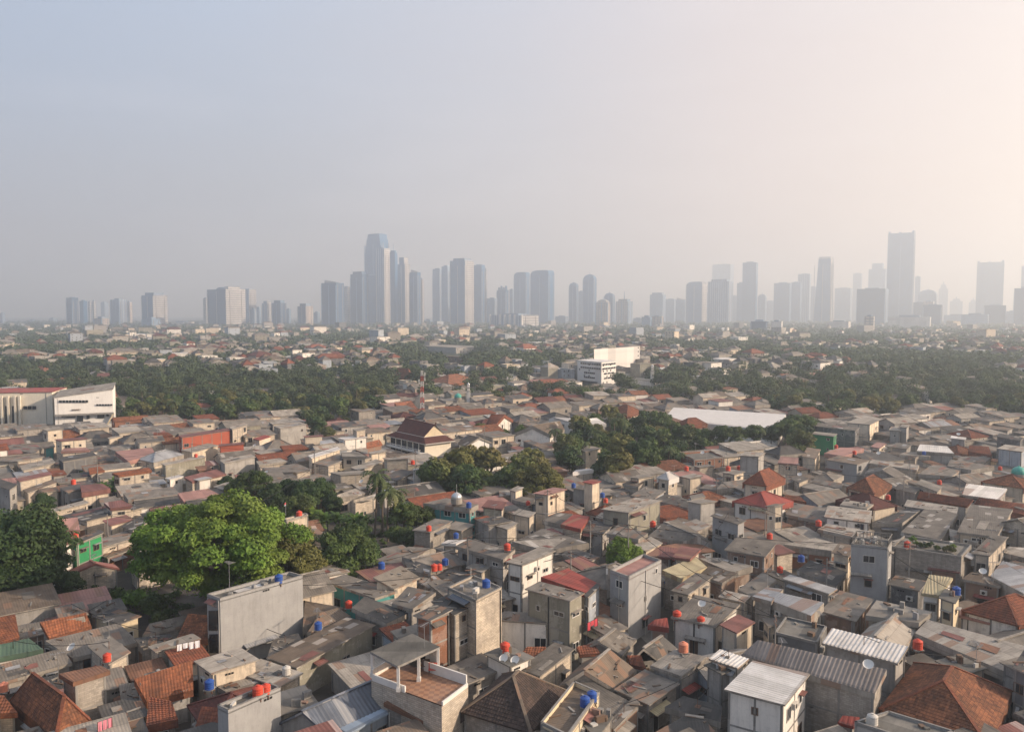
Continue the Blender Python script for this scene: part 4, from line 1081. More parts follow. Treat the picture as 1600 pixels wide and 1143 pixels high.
def railing():
    root, q = NAMED['railed_tower']; b = MB(); z = q[0].z+.35
    pts = [Vector((p.x, p.y, z)) for p in q]
    for i in range(4):
        a, c = pts[i], pts[(i+1) % 4]; n = max(2, int((c-a).length/.45))
        for k in range(n+1): p = a+(c-a)*k/n; b.box(p+Vector((0, 0, .4)), (.035, 0, 0), (0, .035, 0), (0, 0, .42), 'col', False)
        b.bar(a+Vector((0, 0, .82)), c+Vector((0, 0, .82)), .09, 'col')
    b.build('railing', root)
railing()
def joglo():
    r = lambda x, y, z: P(*px('f', x, y), z)
    E = [r(815, 160, 5.5), r(1060, 215, 5.5), r(1245, 192, 5.5)]; E.append(E[0]+E[2]-E[1]); c = sum(E, Vector())/4
    root = empty('meeting_hall', (c.x, c.y, 0)); tag(root, 'large hall with steep maroon tile roof, flared eaves and pale gable', 'hall')
    q = E if ccw(E) else E[::-1]
    w_ = MB(); ins = [p+(c-p)*.12 for p in q]
    for i in range(4):
        a, b = ins[i], ins[(i+1) % 4]; w_.poly([(a.x, a.y, 0), (b.x, b.y, 0), b, a], 'cs')
    w_.build('wall', root)
    inn = [Vector((p.x+(c.x-p.x)*.3, p.y+(c.y-p.y)*.3, 6.9)) for p in E]
    rf = MB()
    for i in range(4):
        j = (i+1) % 4; rf.surf(E[i], E[j], inn[j], inn[i], 'TM', .3, .04, .36)
        rf.poly([E[i], E[j], E[j]-Vector((0, 0, .25)), E[i]-Vector((0, 0, .25))], 'frame')
    m0, m1 = (inn[0]+inn[3])/2, (inn[1]+inn[2])/2; ax = (m1-m0).normalized()
    r0, r1 = m0-ax*.6+Vector((0, 0, 3.6)), m1+ax*.5+Vector((0, 0, 3.3))
    rf.surf(inn[0], inn[1], r1, r0, 'TM', .3, .04, .36); rf.surf(inn[2], inn[3], r0, r1, 'TM', .3, .04, .36)
    for a, b in ((0, 1), (1, 2), (2, 3), (3, 0)): rf.bar(inn[a]+Vector((0, 0, .06)), inn[b]+Vector((0, 0, .06)), .25, 'frame', .12)
    rf.bar(r0, r1, .35, 'TM', .3); rf.bar(r0, r0+Vector((0, 0, .9))-ax*.5, .25, 'TM'); rf.bar(r1, r1+Vector((0, 0, .8))+ax*.5, .25, 'TM')
    rf.build('roof', root)
    g = MB(); g.poly([inn[1], inn[2], r1-ax*.5], 'cy'); g.build('gable', root); g = MB(); g.poly([inn[3], inn[0], r0+ax*.5], 'cy'); g.build('gable', root)
    A, Bq = E[0]+(c-E[0])*.12, E[1]+(c-E[1])*.12
    for zz, h in ((1.4, 1.0), (4.0, 1.1)):
        d = (Bq-A).normalized(); n = Vector((d.y, -d.x, 0)); n = n if n.dot(Vector((0, 0, HC))-A) > 0 else -n
        for k in range(6):
            p = A+(Bq-A)*(k+.5)/6; o = MB(); o.box(Vector((p.x, p.y, zz))+n*.05, d*1.2, n*.05, (0, 0, h), 'glass'); o.build('window', root)
        if zz > 3:
            o = MB(); p = (A+Bq)/2; o.box(Vector((p.x, p.y, 2.75))+n*.8, (Bq-A)*.5, n*.8, (0, 0, .12), 'white')
            for k in range(24): pp = A+(Bq-A)*(k+.5)/24; o.box(Vector((pp.x, pp.y, 3.3))+n*1.5, d*.06, n*.05, (0, 0, .45), 'white', False)
            o.bar(Vector((A.x, A.y, 3.75))+n*1.5, Vector((Bq.x, Bq.y, 3.75))+n*1.5, .1, 'white'); o.build('balcony', root)
    reg_roof(E, root); reg_roof([inn[0], inn[1], r1, r0], root); SHOWN.append(E)
joglo()
q = [P(*px('f', 1262, 205), 4.6), P(*px('f', 1315, 225), 4.6), P(*px('f', 1398, 172), 6.6), P(*px('f', 1320, 155), 6.6)]
SHOWN.append([q[0], q[1], Vector((2*q[2].x-q[1].x, 2*q[2].y-q[1].y, 4.6)), Vector((2*q[3].x-q[0].x, 2*q[3].y-q[0].y, 4.6))])
make_house(q, 'G', 'AB', 'ws', name='gabled_chapel', cat='chapel', label='white walled chapel with dark gable roof beside the maroon roofed hall', group=None, win=2, frames=False)
def auditorium():
    A, B = P(-60, 666, 0), P(84, 662.5, 0); z = solve_base(84, 612, 662.5)
    d = (B-A).normalized(); n = Vector((-d.y, d.x, 0))
    q = [Vector((A.x, A.y, z)), Vector((B.x, B.y, z)), Vector((B.x, B.y, z+.3))+n*16, Vector((A.x, A.y, z+.3))+n*16]
    SHOWN.append(q); root = make_house(q, 'S', 'RM', 'cs', name='auditorium', cat='auditorium', label='cream auditorium with slit windows between fins and red roof', group=None, win=0, frames=False, near=1)
    for u0, u1 in ((-20, -14), (-9, -3), (8, 12), (19, 24)): wall_patch(root, 'window', A, B, u0, 634, u1, 661)
    for u in (-12, -1, 5, 15, 26, 33):
        o = MB(); p = on_wall(u, 660, A, B, .5); o.box(Vector((p.x, p.y, z*.45)), d*.35, n*.5, (0, 0, z*.45), 'cs'); o.build('fin', root)
    wall_patch(root, 'window', A, B, 36, 634, 57, 639, 'glass', 3)
    A, B = P(85, 672, 0), P(179, 667, 0); z0 = solve_base(86, 621, 672); z1 = solve_base(179, 607.5, 667)
    d = (B-A).normalized(); n = Vector((-d.y, d.x, 0))
    q = [Vector((A.x, A.y, z0)), Vector((B.x, B.y, z1)), Vector((B.x, B.y, z1+.6))+n*24, Vector((A.x, A.y, z0+.6))+n*24]
    SHOWN.append(q); root = make_house(q, 'S', 'AL', 'ws', name='school_block', cat='school', label='white school block with slanting grey roof and ribbon windows beside auditorium', group=None, win=0, frames=False, near=1)
    wall_patch(root, 'window', A, B, 92, 625, 138, 628.5, 'glass', 9); wall_patch(root, 'window', A, B, 150, 631, 176, 633.5, 'glass', 6)
    for u0, u1, v0, v1 in ((96, 118, 650, 652), (120, 130, 649, 658), (135, 140, 648, 654), (152, 163, 647, 653), (166, 170, 646, 650), (120, 130, 661, 669), (97, 118, 662, 663), (132, 150, 660, 661.5)): wall_patch(root, 'window', A, B, u0, v0, u1, v1)
    o = MB(); o.bar(on_wall(86, 648.5, A, B, .9), on_wall(178, 644.5, A, B, .9), 1.6, 'col', .5); o.build('ledge', root)
    o = MB(); o.bar(on_wall(178, 645, A, B, 1.), on_wall(165, 668, A, B, 1.), .9, 'cy', .5); o.build('brace', root)
auditorium()
def viaduct():
    ys = 520; a, b = at_dist(1385, 575, ys), at_dist(1540, 581, ys*1.0); root = empty('viaduct', ((a.x+b.x)/2, ys, 0))
    tag(root, 'long pale elevated beam on slim piers in front of dark trees', 'viaduct')
    o = MB(); o.bar(a, b, 2.5, 'gr', .9); o.bar(a+Vector((0, -1.2, .7)), b+Vector((0, -1.2, .7)), .2, 'CC', .8); o.build('deck', root)
    for k in range(10):
        p = a+(b-a)*(k+.3)/10; o = MB(); o.box(Vector((p.x, p.y, p.z/2-.3)), (.45, 0, 0), (0, .6, 0), (0, 0, p.z/2-.15), 'CC'); o.box(Vector((p.x, p.y-1.4, p.z-.6)), (.6, 0, 0), (0, .15, 0), (0, 0, .5), 'CC'); o.build('pier', root)
viaduct()
def mast():
    g = P(660, 663, 0); top = solve_base(660, 579, 663); root = empty('lattice_mast', g); tag(root, 'red and white lattice antenna mast behind the hall roof', 'mast')
    n = 10
    for k in range(n):
        z0, z1 = top*k/n, top*(k+1)/n; w0, w1 = .75-.4*k/n, .75-.4*(k+1)/n; o = MB(); m = 'redp' if k % 2 == 0 else 'white'
        c0 = [g+Vector((sx*w0, sy*w0, z0)) for sx, sy in ((-1, -1), (1, -1), (1, 1), (-1, 1))]; c1 = [g+Vector((sx*w1, sy*w1, z1)) for sx, sy in ((-1, -1), (1, -1), (1, 1), (-1, 1))]
        for i in range(4):
            j = (i+1) % 4; o.bar(c0[i], c1[i], .12, m); o.bar(c0[i], c1[j], .1, m); o.bar(c0[j], c1[i], .1, m); o.bar(c1[i], c1[j], .1, m)
        o.build('lattice_section', root)
    for k, (zz, s) in enumerate(((.93, 1), (.8, -1), (.86, 1))):
        o = MB(); o.box(g+Vector((s*1.1, -.5, top*zz)), (.2, 0, 0), (0, .12, 0), (0, 0, .9), 'white'); o.build('antenna_panel', root)
mast()
def dome_thing(name, label, c, r, key, cat, drum=.6, fin=1.2, onion=1.0):
    root = empty(name, c); tag(root, label, cat)
    o = MB(); o.lathe(c, [(r*1.05, 0), (r*1.05, drum)], 'CC', 16); o.build('drum', root)
    o = MB(); o.lathe(c+Vector((0, 0, drum)), [(r*math.cos(t)*(1+.12*math.sin(2*t)*onion), r*1.15*math.sin(t)) for t in [i*math.pi/2/8 for i in range(8)]]+[(.05, r*1.3)], key, 16); o.build('dome', root, True)
    o = MB(); o.tube(c+Vector((0, 0, drum+r*1.2)), c+Vector((0, 0, drum+r*1.2+fin)), .06, .03, 'silver', 6); o.build('finial', root)
dome_thing('mosque_dome', 'teal green onion dome on brown roof near right edge', P(1591.5, 744, 7.3), 1.35, 'teal', 'dome')
dome_thing('roof_turret', 'small silvery dome on drum atop the turquoise walled building', P(713.5, 786, 6.6), 1.0, 'silver', 'dome', .9, 1.6)
dome_thing('mosque_dome', 'small pale green dome left of the slim minaret behind lattice mast', P(715.5, 628, 4.5), 1.5, 'teal', 'dome', 2.0)
def minaret(u, vb, vt, name, label, w=.7):
    g = P(u, vb, 0); z = solve_base(u, vt, vb); root = empty(name, g); tag(root, label, 'minaret')
    o = MB(); o.box(g+Vector((0, 0, z*.36)), (w, 0, 0), (0, w, 0), (0, 0, z*.36), 'wt'); o.build('shaft', root)
    for k, (f, s) in enumerate(((.72, 1.35), (.83, 1.05))):
        o = MB(); o.box(g+Vector((0, 0, z*f)), (w*s, 0, 0), (0, w*s, 0), (0, 0, .15), 'CC'); o.box(g+Vector((0, 0, z*(f+.055))), (w*.7, 0, 0), (0, w*.7, 0), (0, 0, z*.05), 'wt'); o.build('gallery', root)
    o = MB(); o.lathe(g+Vector((0, 0, z*.93)), [(w*.9, 0), (w*.8, .4), (w*.35, z*.04), (.05, z*.07)], 'silver', 12); o.build('cap', root)
minaret(732, 646, 597, 'minaret', 'slim white minaret right of the pale green dome')
minaret(1019, 606, 569, 'minaret', 'tiered white minaret on mosque right of the white office block', .9)
for nm_, rt_, q_ in ALLNAMED:
    if nm_ != 'office_block': continue
    A_, B2_, C_ = q_[0], q_[1], q_[2]; tall = q_[1].z > 19 or proj(q_[1])[0] > 950
    g0 = [Vector((p.x, p.y, 0)) for p in (A_, B2_, C_)]; z_ = q_[1].z
    def strip(a, b, f0, f1, z0, z1, n):
        for k in range(n):
            p, r_ = a+(b-a)*(f0+(f1-f0)*(k+.15)/n), a+(b-a)*(f0+(f1-f0)*(k+.85)/n); d_ = (b-a).normalized(); n_ = Vector((d_.y, -d_.x, 0))
            if n_.dot(Vector((0, 0, HC))-p) < 0: n_ = -n_
            o = MB(); o.box((p+r_)/2+n_*.08+Vector((0, 0, (z0+z1)/2)), (r_-p)/2, n_*.08, (0, 0, (z1-z0)/2), 'glass'); o.build('window', rt_)
    if tall:
        for f in (.22, .36, .68, .82, .95): strip(g0[1], g0[2], .3, .95, z_*f-.5, z_*f+.3, 5)
    else:
        for f in (.3, .5): strip(g0[0], g0[1], .3, .75, z_*f-.45, z_*f+.45, 6); strip(g0[1], g0[2], .15, .85, z_*f-.4, z_*f+.4, 3)
        for f in (.72, .9): strip(g0[0], g0[1], .15, .97, z_*f-.5, z_*f+.35, 9); strip(g0[1], g0[2], .05, .95, z_*f-.5, z_*f+.35, 5)
        strip(g0[0], g0[1], .02, .98, .1, z_*.14, 1)
# ------------------------------------------------ cars
def car(u, v, ang, key, label):
    g = P(u, v, 0); root = empty('parked_car', g); tag(root, label, 'car', 'cars parked on the road by the chapel')
    dx = Vector((math.cos(ang), math.sin(ang), 0)); dy = Vector((-dx.y, dx.x, 0)); up = Vector((0, 0, 1))
    pr = [(-2.1, .35), (-2.15, .8), (-1.7, .95), (-1.35, 1.45), (.35, 1.45), (.95, .98), (1.9, .85), (2.15, .6), (2.1, .35)]
    o = MB(); wv = .85
    f = [[g+dx*x+dy*s*(wv if z < 1. else wv*.82)+up*z for x, z in pr] for s in (-1, 1)]
    o.poly(f[0][::-1], key); o.poly(f[1], key)
    for i in range(len(pr)):
        j = (i+1) % len(pr); o.poly([f[0][i], f[0][j], f[1][j], f[1][i]], key)
    o.build('body', root)
    o = MB()
    for s in (-1, 1): o.box(g-dx*.45+dy*s*.76+up*1.18, dx*.8, dy*.04, up*.18, 'glass')
    o.box(g+dx*.68+up*1.2, (dx*.26-up*.2), dy*.6, (up*.26+dx*.2).normalized()*.03, 'glass'); o.build('windows', root)
    for x in (-1.3, 1.3):
        for s in (-1, 1): o = MB(); c = g+dx*x+dy*s*.78+up*.33; o.tube(c-dy*.1, c+dy*.1, .33, .33, 'black', 12); o.build('wheel', root)
plain('silverp', 'silver car paint', (.3, .31, .33), .3, .4); plain('darkp', 'dark car paint', (.03, .03, .035), .3)
car(839, 701.5, R(10), 'white', 'white car parked on the road below the white gabled house')
car(806, 697, R(25), 'darkp', 'dark car parked on the road left of the white car')
car(797, 700, R(25), 'silverp', 'silver car parked leftmost on the road by the chapel')
# ------------------------------------------------ ground
def ground():
    t = NT('ground'); g = t.n('ShaderNodeNewGeometry').outputs['Position']; x = t.n('ShaderNodeSeparateXYZ', {0: g})
    n1 = t.noise(g, .02, 5); n2 = t.noise(g, .25, 5, .7); n3 = t.noise(g, 2., 4)
    near = t.mix(t.ramp(n2, .35, .65), (.10, .09, .078), (.055, .05, .045)); near = t.mix(t.math('MULTIPLY', t.ramp(n3, .5, .75), .4), near, (.16, .13, .10))
    farc = t.mix(t.ramp(n2, .35, .65), (.03, .04, .02), (.07, .07, .045)); farc = t.mix(t.math('MULTIPLY', t.ramp(n1, .45, .6), .5), farc, (.09, .08, .065))
    col = t.mix(t.ramp(x.outputs[1], 260., 420.), near, farc); t.bump(n3, .4, .05)
    MATS['ground'] = t.done(col, .95, 0, .1)
    b = MB(); X, Y0, Y1 = 9000, -300, 11000
    b.poly([(-X, Y0, 0), (X, Y0, 0), (X, Y1, 0), (-X, Y1, 0)], 'ground'); tag(b.build('ground'), kind='structure')
ground()
def path(name, pts, w, key, z=.006):
    b = MB(); ps = [P(u, v, z) for u, v in pts]
    for a, c in zip(ps, ps[1:]):
        d = (c-a).normalized(); n = Vector((-d.y, d.x, 0))*w/2; q_ = [a-n, c-n, c+n, a+n]
        b.poly(q_ if ccw(q_) else q_[::-1], key)
    tag(b.build(name), kind='structure')
path('road', [(770, 694), (800, 700), (870, 705)], 9, 'asphalt', .008)
path('lane', [(1000, 640), (950, 700), (905, 800), (850, 900)], 2.4, 'asphalt', .012)
path('alley', [(1143, 1143), (1060, 1040), (1000, 980), (960, 900)], 2.2, 'CO', .016)
# ------------------------------------------------ vegetation
def np_quads(name, cen, nor, siz, key, asp=1.0, seed=1):
    n = len(cen); rs = np.random.RandomState(seed)
    nor = nor/np.maximum(np.linalg.norm(nor, axis=1, keepdims=True), 1e-6)
    t = rs.normal(size=(n, 3)); t -= nor*np.sum(t*nor, 1, keepdims=True); t /= np.maximum(np.linalg.norm(t, axis=1, keepdims=True), 1e-6)
    b = np.cross(nor, t); s = siz[:, None]; a = t*s*asp; b = b*s*.62
    v = np.stack([cen-a, cen-b*.9+a*.15, cen+a, cen+b*.9+a*.15], 1).reshape(-1, 3).astype(np.float32)
    me = bpy.data.meshes.new(name); me.vertices.add(4*n); me.vertices.foreach_set('co', v.ravel())
    me.loops.add(4*n); me.loops.foreach_set('vertex_index', np.arange(4*n, dtype=np.int32))
    me.polygons.add(n); me.polygons.foreach_set('loop_start', np.arange(0, 4*n, 4, dtype=np.int32))
    me.update(calc_edges=True); me.materials.append(MATS[key]); return me
def crown_pts(rs, cen, rad, nclump, nleaf, size, flat=.8, up=.25, cl=.42, shape='round'):
    """clumps scattered through a crown ellipsoid; leaves on the clumps"""
    d = rs.normal(size=(nclump, 3)); d /= np.linalg.norm(d, axis=1, keepdims=True)
    rr = rs.uniform(.35, 1., nclump)**.6
    cc = cen+d*rr[:, None]*np.array(rad)*(1-cl*.7)
    cr = np.min(rad)*cl*rs.uniform(.6, 1.25, nclump)
    idx = rs.randint(0, nclump, nleaf)
    e = rs.normal(size=(nleaf, 3)); e[:, 2] = np.abs(e[:, 2])*(rs.rand(nleaf) < .8)*1.0-np.abs(e[:, 2])*(rs.rand(nleaf) < .25)
    e /= np.maximum(np.linalg.norm(e, axis=1, keepdims=True), 1e-6)
    p = cc[idx]+e*(cr[idx]*rs.uniform(.55, 1.1, nleaf))[:, None]*np.array([1, 1, flat])
    nr = e+rs.normal(size=(nleaf, 3))*.45; nr[:, 2] += up
    return p, nr, size*rs.uniform(.6, 1.35, nleaf), cc
def trunk_mb(h, r, targets, rs, base=(0, 0, 0)):
    o = MB(); b = Vector(base); k = b+Vector((rs.uniform(-.2, .2), rs.uniform(-.2, .2), h*.45)); o.tube(b, k, r, r*.75, 'bark', 7)
    for t in targets: t = Vector([float(x) for x in t]); m = k.lerp(t, .5)+Vector((0, 0, .1*h)); o.tube(k, m, r*.5, r*.3, 'bark', 5, False); o.tube(m, t, r*.3, r*.08, 'bark', 5, False)
    return o
def tree_proto(seed, h, rad, key, nclump, nleaf, size, cl=.42, flat=.8):
    rs = np.random.RandomState(seed); cen = np.array([0, 0, h-rad[2]*.95])
    p, nr, s, cc = crown_pts(rs, cen, rad, nclump, nleaf, size, flat, cl=cl)
    me = np_quads('crown', p, nr, s, key, seed=seed)
    hold = MB.build(trunk_mb(h*.75, .022*h+.08, cc[:7], rs), 'trunk'); tm = hold.data; bpy.data.objects.remove(hold)
    return me, tm
TREES = []
def place_tree(name, pos, proto, scale, rot, cat, desc, group, label=None):
    root = empty(name, pos); root.scale = (scale,)*3; root.rotation_euler = (0, 0, rot)
    for nm, me in (('crown', proto[0]), ('trunk', proto[1])):
        c = bpy.data.objects.new(nm, me); C.objects.link(c); c.parent = root
    top = Vector(pos)+Vector((0, 0, proto[2]*scale*.6))
    if label: tag(root, label, cat, group)
    else: later(root, cat, desc, top, group)
    TREES.append((pos[0], pos[1], proto[3]*scale)); return root
def mk(seed, h, rad, key, nc, nl, sz, **k): m, t = tree_proto(seed, h, rad, key, nc, nl, sz, **k); return (m, t, h, rad[0])
GT = 'trees growing between the houses'
# large hero trees
big = mk(11, 17.5, (13.2, 10.5, 7.4), 'leafb', 130, 100000, .25, cl=.26, flat=.75)
pB = P(345, 968, 0); place_tree('rain_tree', pB, big, 1., 0, 'tree', '', None, 'very large bright green spreading tree in front of concrete block')
place_tree('feathery_tree', P(452, 948, 0), mk(17, 12, (5.2, 5, 5), 'leafo', 40, 26000, .22, cl=.3), 1., 0, 'tree', '', None, 'yellowish green feathery tree at the right side of the large bright tree')
lf = mk(12, 16, (7.5, 7, 7.6), 'leafd', 80, 42000, .30, cl=.34)
place_tree('dense_tree', P(28, 955, 0), lf, 1., .5, 'tree', '', None, 'tall dense dark green tree at the left edge')
md = mk(13, 9, (5.3, 5, 4.3), 'leaf', 50, 22000, .26, cl=.36)
place_tree('leafy_tree', P(540, 912, 0), md, 1.05, 1.2, 'tree', '', None, 'mid green leafy tree right of the large bright tree')
wp = mk(14, 7.2, (3., 3, 3.4), 'leafb', 30, 12000, .20, cl=.36, flat=1.2)
place_tree('drooping_tree', P(973, 905, 0), wp, 1.0, 0, 'tree', '', None, 'small bright drooping tree behind slab tower')
ol = mk(15, 9, (6.8, 5, 4.2), 'leafo', 60, 22000, .28, cl=.34)
place_tree('feathery_tree', P(838, 788, 0), ol, 1.0, 0, 'tree', '', None, 'olive brown feathery tree in the middle of the quarter')
NEARP = [mk(20+i, 9+i % 3, (4.2+.5*(i % 3), 4.2, 3.9), k, 34, 9000, .30, cl=.38) for i, k in enumerate(['leaf', 'leafd', 'leaf', 'leafd'])]
MIDP = [mk(40+i, 9.5+i % 2*1.5, (4.6+.4*(i % 3), 4.4, 4.), k, 26, 2600, .52, cl=.42) for i, k in enumerate(['leaf', 'leafd', 'leaf', 'leafo', 'leafd', 'leaf'])]
def palm_proto(seed, h, nf=18, fl=3.4, trunk=True):
    rs = random.Random(seed); o = MB()
    top = Vector((rs.uniform(-.4, .4), rs.uniform(-.4, .4), h))
    for k in range(nf):
        a = 2*math.pi*k/nf+rs.uniform(-.2, .2); el_ = rs.uniform(-.1, 1.1); d = Vector((math.cos(a), math.sin(a), 0)); s = Vector((-d.y, d.x, 0))
        L = fl*rs.uniform(.8, 1.1); prev = top; n = 7; pts = [top]
        for i in range(1, n+1):
            f = i/n; e = el_-f*1.9; prev = prev+(d*math.cos(e)+Vector((0, 0, math.sin(e))))*(L/n); pts.append(prev)
        for i in range(n):
            a_, b_ = pts[i], pts[i+1]; w0 = .55*math.sin(math.pi*(i+.6)/(n+1)); w1 = .55*math.sin(math.pi*(i+1.6)/(n+1)) if i < n-1 else .02
            for sg in (-1, 1):
                dr = Vector((0, 0, -.45)); o.poly([a_, b_, b_+(s*sg+dr)*w1, a_+(s*sg+dr)*w0*.8+(b_-a_)*.5], 'palm')
    fo = o.build('fronds'); fm = fo.data; bpy.data.objects.remove(fo)
    t = MB(); t.tube((0, 0, 0), top*.5+Vector((.15, 0, 0)), .2, .15, 'bark', 7); t.tube(top*.5+Vector((.15, 0, 0)), top, .15, .12, 'bark', 7)
    to = t.build('trunk'); tm = to.data; bpy.data.objects.remove(to)
    return (fm, tm, h, fl*.7)
PALMS = [palm_proto(1, 9), palm_proto(2, 11), palm_proto(3, 8, 16, 3.0)]
def banana_proto(seed):
    rs = random.Random(seed); o = MB()
    for st in range(3):
        b = Vector((rs.uniform(-.7, .7), rs.uniform(-.7, .7), 0)); h = rs.uniform(1.6, 2.6)
        for k in range(8):
            a = rs.uniform(0, 6.28); d = Vector((math.cos(a), math.sin(a), 0)); s = Vector((-d.y, d.x, 0)); el_ = rs.uniform(.6, 1.35); prev = b+Vector((0, 0, h)); n = 5; pts = [prev]
            for i in range(n): e = el_-i/n*1.5; prev = prev+(d*math.cos(e)+Vector((0, 0, math.sin(e))))*.48; pts.append(prev)
            for i in range(n):
                w0, w1 = .30*math.sin(math.pi*(i+.5)/(n+.6)), .30*math.sin(math.pi*(i+1.5)/(n+.6))
                o.poly([pts[i]-s*w0, pts[i+1]-s*w1, pts[i+1]+s*w1, pts[i]+s*w0], 'leafb')
    fo = o.build('leaves'); fm = fo.data; bpy.data.objects.remove(fo)
    t = MB(); t.tube((0, 0, 0), (0, 0, 2), .14, .1, 'palm', 7); to = t.build('stem'); tm = to.data; bpy.data.objects.remove(to)
    return (fm, tm, 3.5, 1.6)
BAN = [banana_proto(1), banana_proto(2)]
bush = [mk(60+i, 2.6, (1.9, 1.8, 1.35), k, 12, 1500, .22, cl=.5) for i, k in enumerate(['leaf', 'leafb', 'leafd'])]
tr = random.Random(3)
def put(kind, u, v, s=1.):
    pos = P(u, v, 0)
    if kind == 'n': place_tree('leafy_tree', pos, tr.choice(NEARP), s, tr.uniform(0, 6), 'tree', 'dark green leafy tree', GT)
    elif kind == 'm': place_tree('leafy_tree', pos, tr.choice(MIDP), s, tr.uniform(0, 6), 'tree', 'dark green bushy tree', GT)
    elif kind == 'p': 
        r_ = place_tree('palm_tree', pos, tr.choice(PALMS), s, tr.uniform(0, 6), 'palm', 'palm tree with drooping fronds', 'palms rising among the trees')
    elif kind == 'b': place_tree('banana_plant', pos, tr.choice(BAN), s, tr.uniform(0, 6), 'banana plant', 'clump of banana leaves', 'banana plants among the houses')
    elif kind == 's': place_tree('bush', pos, tr.choice(bush), s, tr.uniform(0, 6), 'bush', 'low green bush', 'bushes in yards and gardens')
for it in '''n 75 940 .8;n 110 950 .55;s 130 952 1.2;s 160 948 1.1;s 190 950 1.2;s 215 955 1.4;s 240 962 1.3;s 290 975 1.1;s 110 962 1.2;s 255 978 1;n 465 900 .75;n 450 930 .6;s 482 935 1.3;n 575 900 .6;n 515 905 .6
n 375 795 .8;n 400 798 .85;n 425 808 .8;n 450 800 .8;n 480 805 .85;n 505 800 .75;n 470 825 .8;n 520 812 .6;n 355 780 .6;b 495 828 1.2;b 512 832 1.2;b 530 830 1.1;b 545 835 1.1;b 560 840 1.2;b 575 838 1;p 585 842 1.1;p 606 846 1.15;p 598 836 1.2;p 620 838 1.1;n 632 845 .7;n 655 838 .7;n 640 865 .55;n 622 862 .55;b 500 845 1;n 565 850 .5
n 672 775 .8;n 690 785 .75;n 705 775 .7;n 730 780 .8;n 752 778 .8;n 775 785 .75;n 790 775 .7;n 870 800 .55;n 812 775 .6;n 670 750 .6;s 715 740 1.2
n 70 815 .6;s 120 738 1.5;n 62 812 .5;b 180 778 1.2;b 170 782 1.1;s 193 775 1.6;s 200 740 1.6;s 215 736 1.7;s 225 732 1.5;s 110 742 1.6;s 130 745 1.4;s 45 790 1;b 160 780 1;b 668 868 .5;s 687 905 .9
n 1050 697 .8;n 1075 700 .75;n 1100 703 .8;n 1130 706 .8;n 1152 705 .75;n 1178 705 .8;n 1205 703 .8;n 1232 700 .9;n 1255 698 1;n 1240 706 .9;n 510 695 .7;n 495 692 .6;n 730 692 .6;n 750 690 .6;n 770 688 .6;n 787 690 .5;m 815 690 .6;s 1460 852 1.2;s 1475 856 1;s 1487 858 1.1;n 1030 745 .6'''.replace('\n', ';').split(';'):
    k, u, v, s = it.split(); put(k, float(u), float(v), float(s))
# roof garden plants stand on the roof: kept low, at roof height
rq = NAMED['roof_garden_house'][1]
for k in range(9):
    p = bil(rq, rng.uniform(.15, .9), rng.uniform(.15, .8)); r_ = place_tree('potted_plant', Vector((p.x, p.y, rq[0].z)), bush[k % 3], rng.uniform(.28, .42), k, 'plant', 'leafy plant in the roof garden', 'plants on the roof garden')
for u, v, s in ((868, 724, .85), (882, 727, .95), (895, 730, .85), (914, 729, .85), (962, 714, 1.), (1045, 744, .9), (1060, 747, .8), (1155, 724, .8), (1188, 706, .9), (930, 724, .8)): put('p', u, v, s)

root_, cq_ = NAMED['cement_block']          # its narrow face: two tall windows; on the roof a sheet and a kerb
A_, B2_ = cq_[0], cq_[1]
for u0, v0, u1, v1 in ((326, 953, 341, 984), (327, 990, 341, 1019)):
    wall_patch(root_, 'window', Vector((A_.x, A_.y, 0)), Vector((B2_.x, B2_.y, 0)), u0+1, v0, u1, v1)
o_ = MB(); q_ = [bil(cq_, s, t)+Vector((0, 0, .12)) for s, t in ((.3, .25), (.3, .6), (.85, .6), (.85, .25))]
o_.poly(q_ if ccw(q_) else q_[::-1], 'WH'); o_.build('roof_sheet', root_)
# ------------------------------------------------ wooded zones (as ground areas) and the fill of the quarter
ZT = [[(170, 672), (250, 676), (440, 660), (505, 695), (530, 668), (612, 652), (620, 612), (540, 594), (400, 602), (300, 590), (150, 590), (0, 580), (-40, 604), (170, 610)],
      [(888, 690), (880, 745), (920, 770), (985, 772), (1060, 740), (1100, 728), (1275, 724), (1285, 690), (1200, 682), (1050, 690), (1000, 672), (960, 664)],
      [(1190, 616), (1190, 650), (1290, 668), (1400, 660), (1470, 648), (1640, 676), (1640, 618), (1400, 608)],
      [(975, 612), (1190, 642), (1195, 622), (1060, 607)],
      [(650, 762), (655, 790), (700, 792), (780, 792), (890, 788), (892, 758), (800, 756), (730, 756)],
      [(870, 566), (900, 582), (760, 582), (640, 574)]]
ZTW = [[P(u, v, 0) for u, v in z] for z in ZT]
ZTW = [[(p.x, p.y) for p in z] for z in ZTW]
CLEAR = [[(-80, 660), (205, 668), (190, 684), (-80, 690)], [(0, 800), (100, 800), (130, 975), (-60, 975)], [(190, 920), (200, 975), (330, 990), (500, 930), (600, 915), (610, 880), (480, 870)], [(100, 925), (330, 930), (310, 975), (100, 970)],
         [(345, 795), (520, 800), (680, 825), (690, 870), (620, 890), (480, 850), (350, 830)], [(760, 688), (870, 696), (870, 712), (770, 706)], [(935, 870), (1010, 870), (1010, 915), (940, 915)], [(655, 724), (800, 714), (800, 742), (655, 745)], [(895, 588), (895, 616), (1015, 610), (1015, 575)], [(1030, 666), (1235, 672), (1235, 682), (1030, 682)]]
CLW = [[(P(u, v, 0).x, P(u, v, 0).y) for u, v in z] for z in CLEAR]
hc = np.array([[h[3].x, h[3].y] for h in HOUSES]); hr = np.array([max(math.hypot(a-h[3].x, b-h[3].y) for a, b in h[1]) for h in HOUSES])
